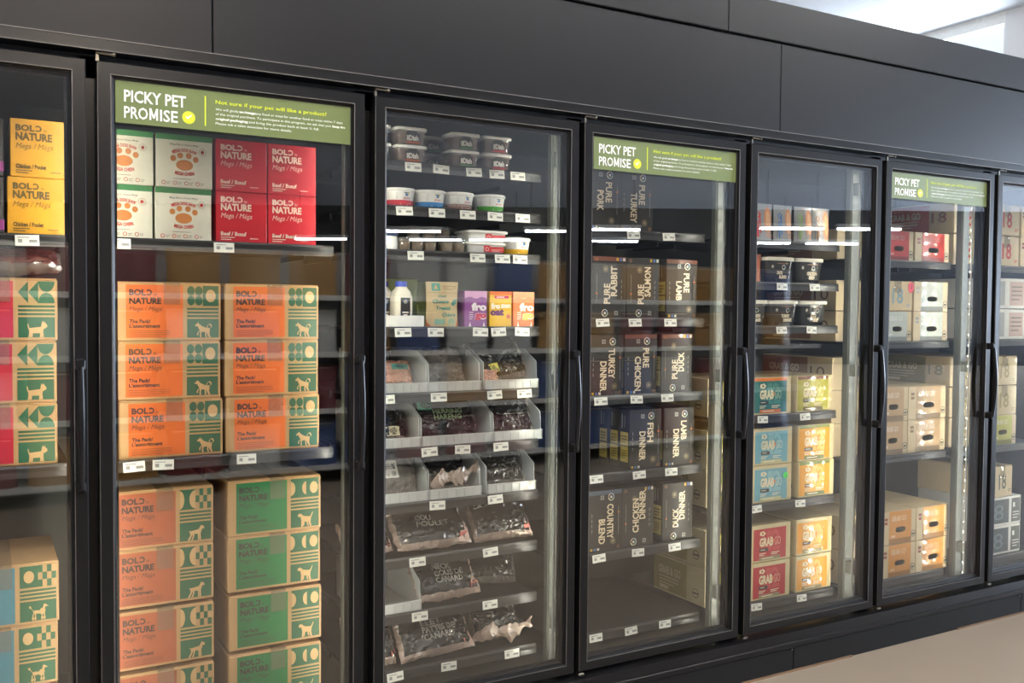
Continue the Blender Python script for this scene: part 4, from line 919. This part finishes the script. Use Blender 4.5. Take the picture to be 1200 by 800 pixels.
for z, w_ in ((1.527, 'top shelf'), (1.148, 'second shelf, lower'), (1.292, 'second shelf, upper')):
    place('c10r', lambda: carton(.205, .44, .140, CREAM, lambda P: end18(P, (160, 60, 50), '10'), side=side10('10', (156, 112, 84))), 'cream carton with 10 on its side behind the sixth door post, %s' % w_, (3.255, .29, z), R1())
for z, w_ in ((.612, 'third shelf, lower'), (.767, 'third shelf, middle'), (.922, 'third shelf, upper')):
    place('c10k', lambda: carton(.205, .44, .152, CREAM, lambda P: end18(P, (110, 84, 60), '10'), side=side10('10', (150, 108, 80))), 'cream carton with 10 on its side behind the sixth door post, %s' % w_, (3.25, .30, z), R1())
for z, w_ in ((.028, 'lower'), (.188, 'upper')):
    place('c10o', lambda: carton(.205, .44, .155, CREAM, lambda P: end18(P, (110, 84, 60), '10'), side=side10('10', (176, 120, 50))), 'cream carton with 10 on its side behind the sixth door post, bottom shelf %s' % w_, (3.263, .23, z), R1())
# seventh door
def sp18(col): return lambda P: end18(P, col)
for z, row in ((1.525, 'lower'), (1.685, 'upper')):
    place('e18r', lambda: carton(.225, .42, .156, CREAM, sp18((186, 52, 46)), True, side=side10('18', (190, 90, 70))), 'cream carton with red number 18 on its end, %s of two' % row, (4.318, .225, z), R1())
    place(*HB('h7r', .22, .156, REDH, None, (190, 90, 70)), 'red fronted carton beside the red number 18, %s of two' % row, (4.552, .225, z), R1())
    place('s18r', lambda: carton(.21, .42, .156, CREAM, sp18((186, 52, 46)), True, side=side10('18', (190, 90, 70))), 'cream carton with 18 on its side behind the seventh door post, top shelf %s' % row, (4.065, .27, z), R1())
GW = mat('white_grey_carton', (226, 226, 220), .3, coat=.2)
def whiteend(P): P.rect(.08, .1, .42, .9, (170, 172, 170)); P.rect(.55, .1, .95, .9, (196, 170, 160)); P.lines(.6, .7, .9, 4, .14, (120, 110, 104), t=.3)
for z, row in ((1.15, 'lower'), (1.31, 'upper')):
    place('we', lambda: carton(.30, .42, .155, GW, whiteend), 'white carton with grey panel behind the seventh door, %s of two' % row, (4.345, .225, z), R1())
for z, row in ((.606, 'lowest'), (.760, 'middle'), (.914, 'upper')):
    if row == 'lowest': place(*HB('h7o', .24, .150, (190, 190, 90), '18', (120, 120, 60)), 'olive hand-hole carton on the third shelf behind the seventh door', (4.318, .222, z), R1())
    else: place('e18k', lambda: carton(.225, .42, .150, GB, sp18((150, 136, 80)), True), 'cream carton with olive number 18 on its end, %s one' % row, (4.325, .222, z), R1())
    place('s18k', lambda: carton(.21, .42, .150, CREAM, sp18((150, 136, 80)), True, side=side10('18', (128, 120, 60))), 'cream carton with 18 on its side behind the seventh door post, third shelf %s' % row, (4.065, .27, z), R1())
place('e18g', lambda: carton(.225, .40, .160, CREAM, sp18((70, 84, 74)), True), 'kraft carton with dark green number 18 lying at an angle', (4.335, .225, .33), .12)
SLB = mat('white_slate_carton', (214, 216, 212), .3, coat=.2)
def slate(P): P.rect(.06, .08, .66, .92, (66, 82, 90)); P.text('8', .24, .2, .58, (104, 122, 130), .27, .0); P.rect(.73, .08, .98, .92, (70, 80, 82)); P.rect(.77, .6, .83, .76, (220, 220, 214), 1); P.lines(.77, .4, .95, 3, .1, (200, 200, 196), t=.4)
for z, row in ((.03, 'lower'), (.18, 'upper')):
    place('slate', lambda: carton(.30, .40, .148, SLB, slate), 'white carton with slate number 8 panel, %s of two' % row, (4.355, .225, z), R1())
# ------------------------------------------------------------------ shelving across the aisle, seen as reflections in the glass
gon = thing('store_shelving', 'tall grey store shelving across the aisle behind the photographer', 'shelving', (3.0, -5.2, -Z0))
GREY = mat('shelving_grey', (150, 150, 152), .5)
MB().box(-5, -.02, 0, 5, .0, 1.95).build('back_panel', GREY, gon)
for k, z in enumerate((.15, .62, 1.09, 1.56)): MB().box(-5, 0, z-.03, 5, .45, z).box(-5, .45, z-.035, 5, .455, z+.01).build('shelf', WHITEP, gon)
SACKC = [mat('tan_sack', (176, 132, 70), .5, bump=.3), mat('blue_sack', (70, 90, 140), .4, bump=.3), mat('white_sack', (200, 200, 196), .4, bump=.3), mat('maroon_sack', (120, 50, 54), .4, bump=.3)]
def sack(m): return lambda: pouch(.42, .36, .16, m, lambda P: P.rect(.1, .93, .9, .96, (200, 190, 170), 1, 8), 'food_sack', 3)
rr = random.Random(3)
for k, z in enumerate((.15, .62, 1.09, 1.56)):
    for i in range(20):
        c = rr.choice((0, 1, 2, 3)); 
        place('sack%d' % c, sack(SACKC[c]), '%s paper sack on the shelving across the aisle' % ('tan', 'blue', 'white', 'maroon')[c], (-1.7+.48*i, -4.78, z-Z0), math.pi, '%s sacks on the shelving across the aisle' % ('tan', 'blue', 'white', 'maroon')[c])
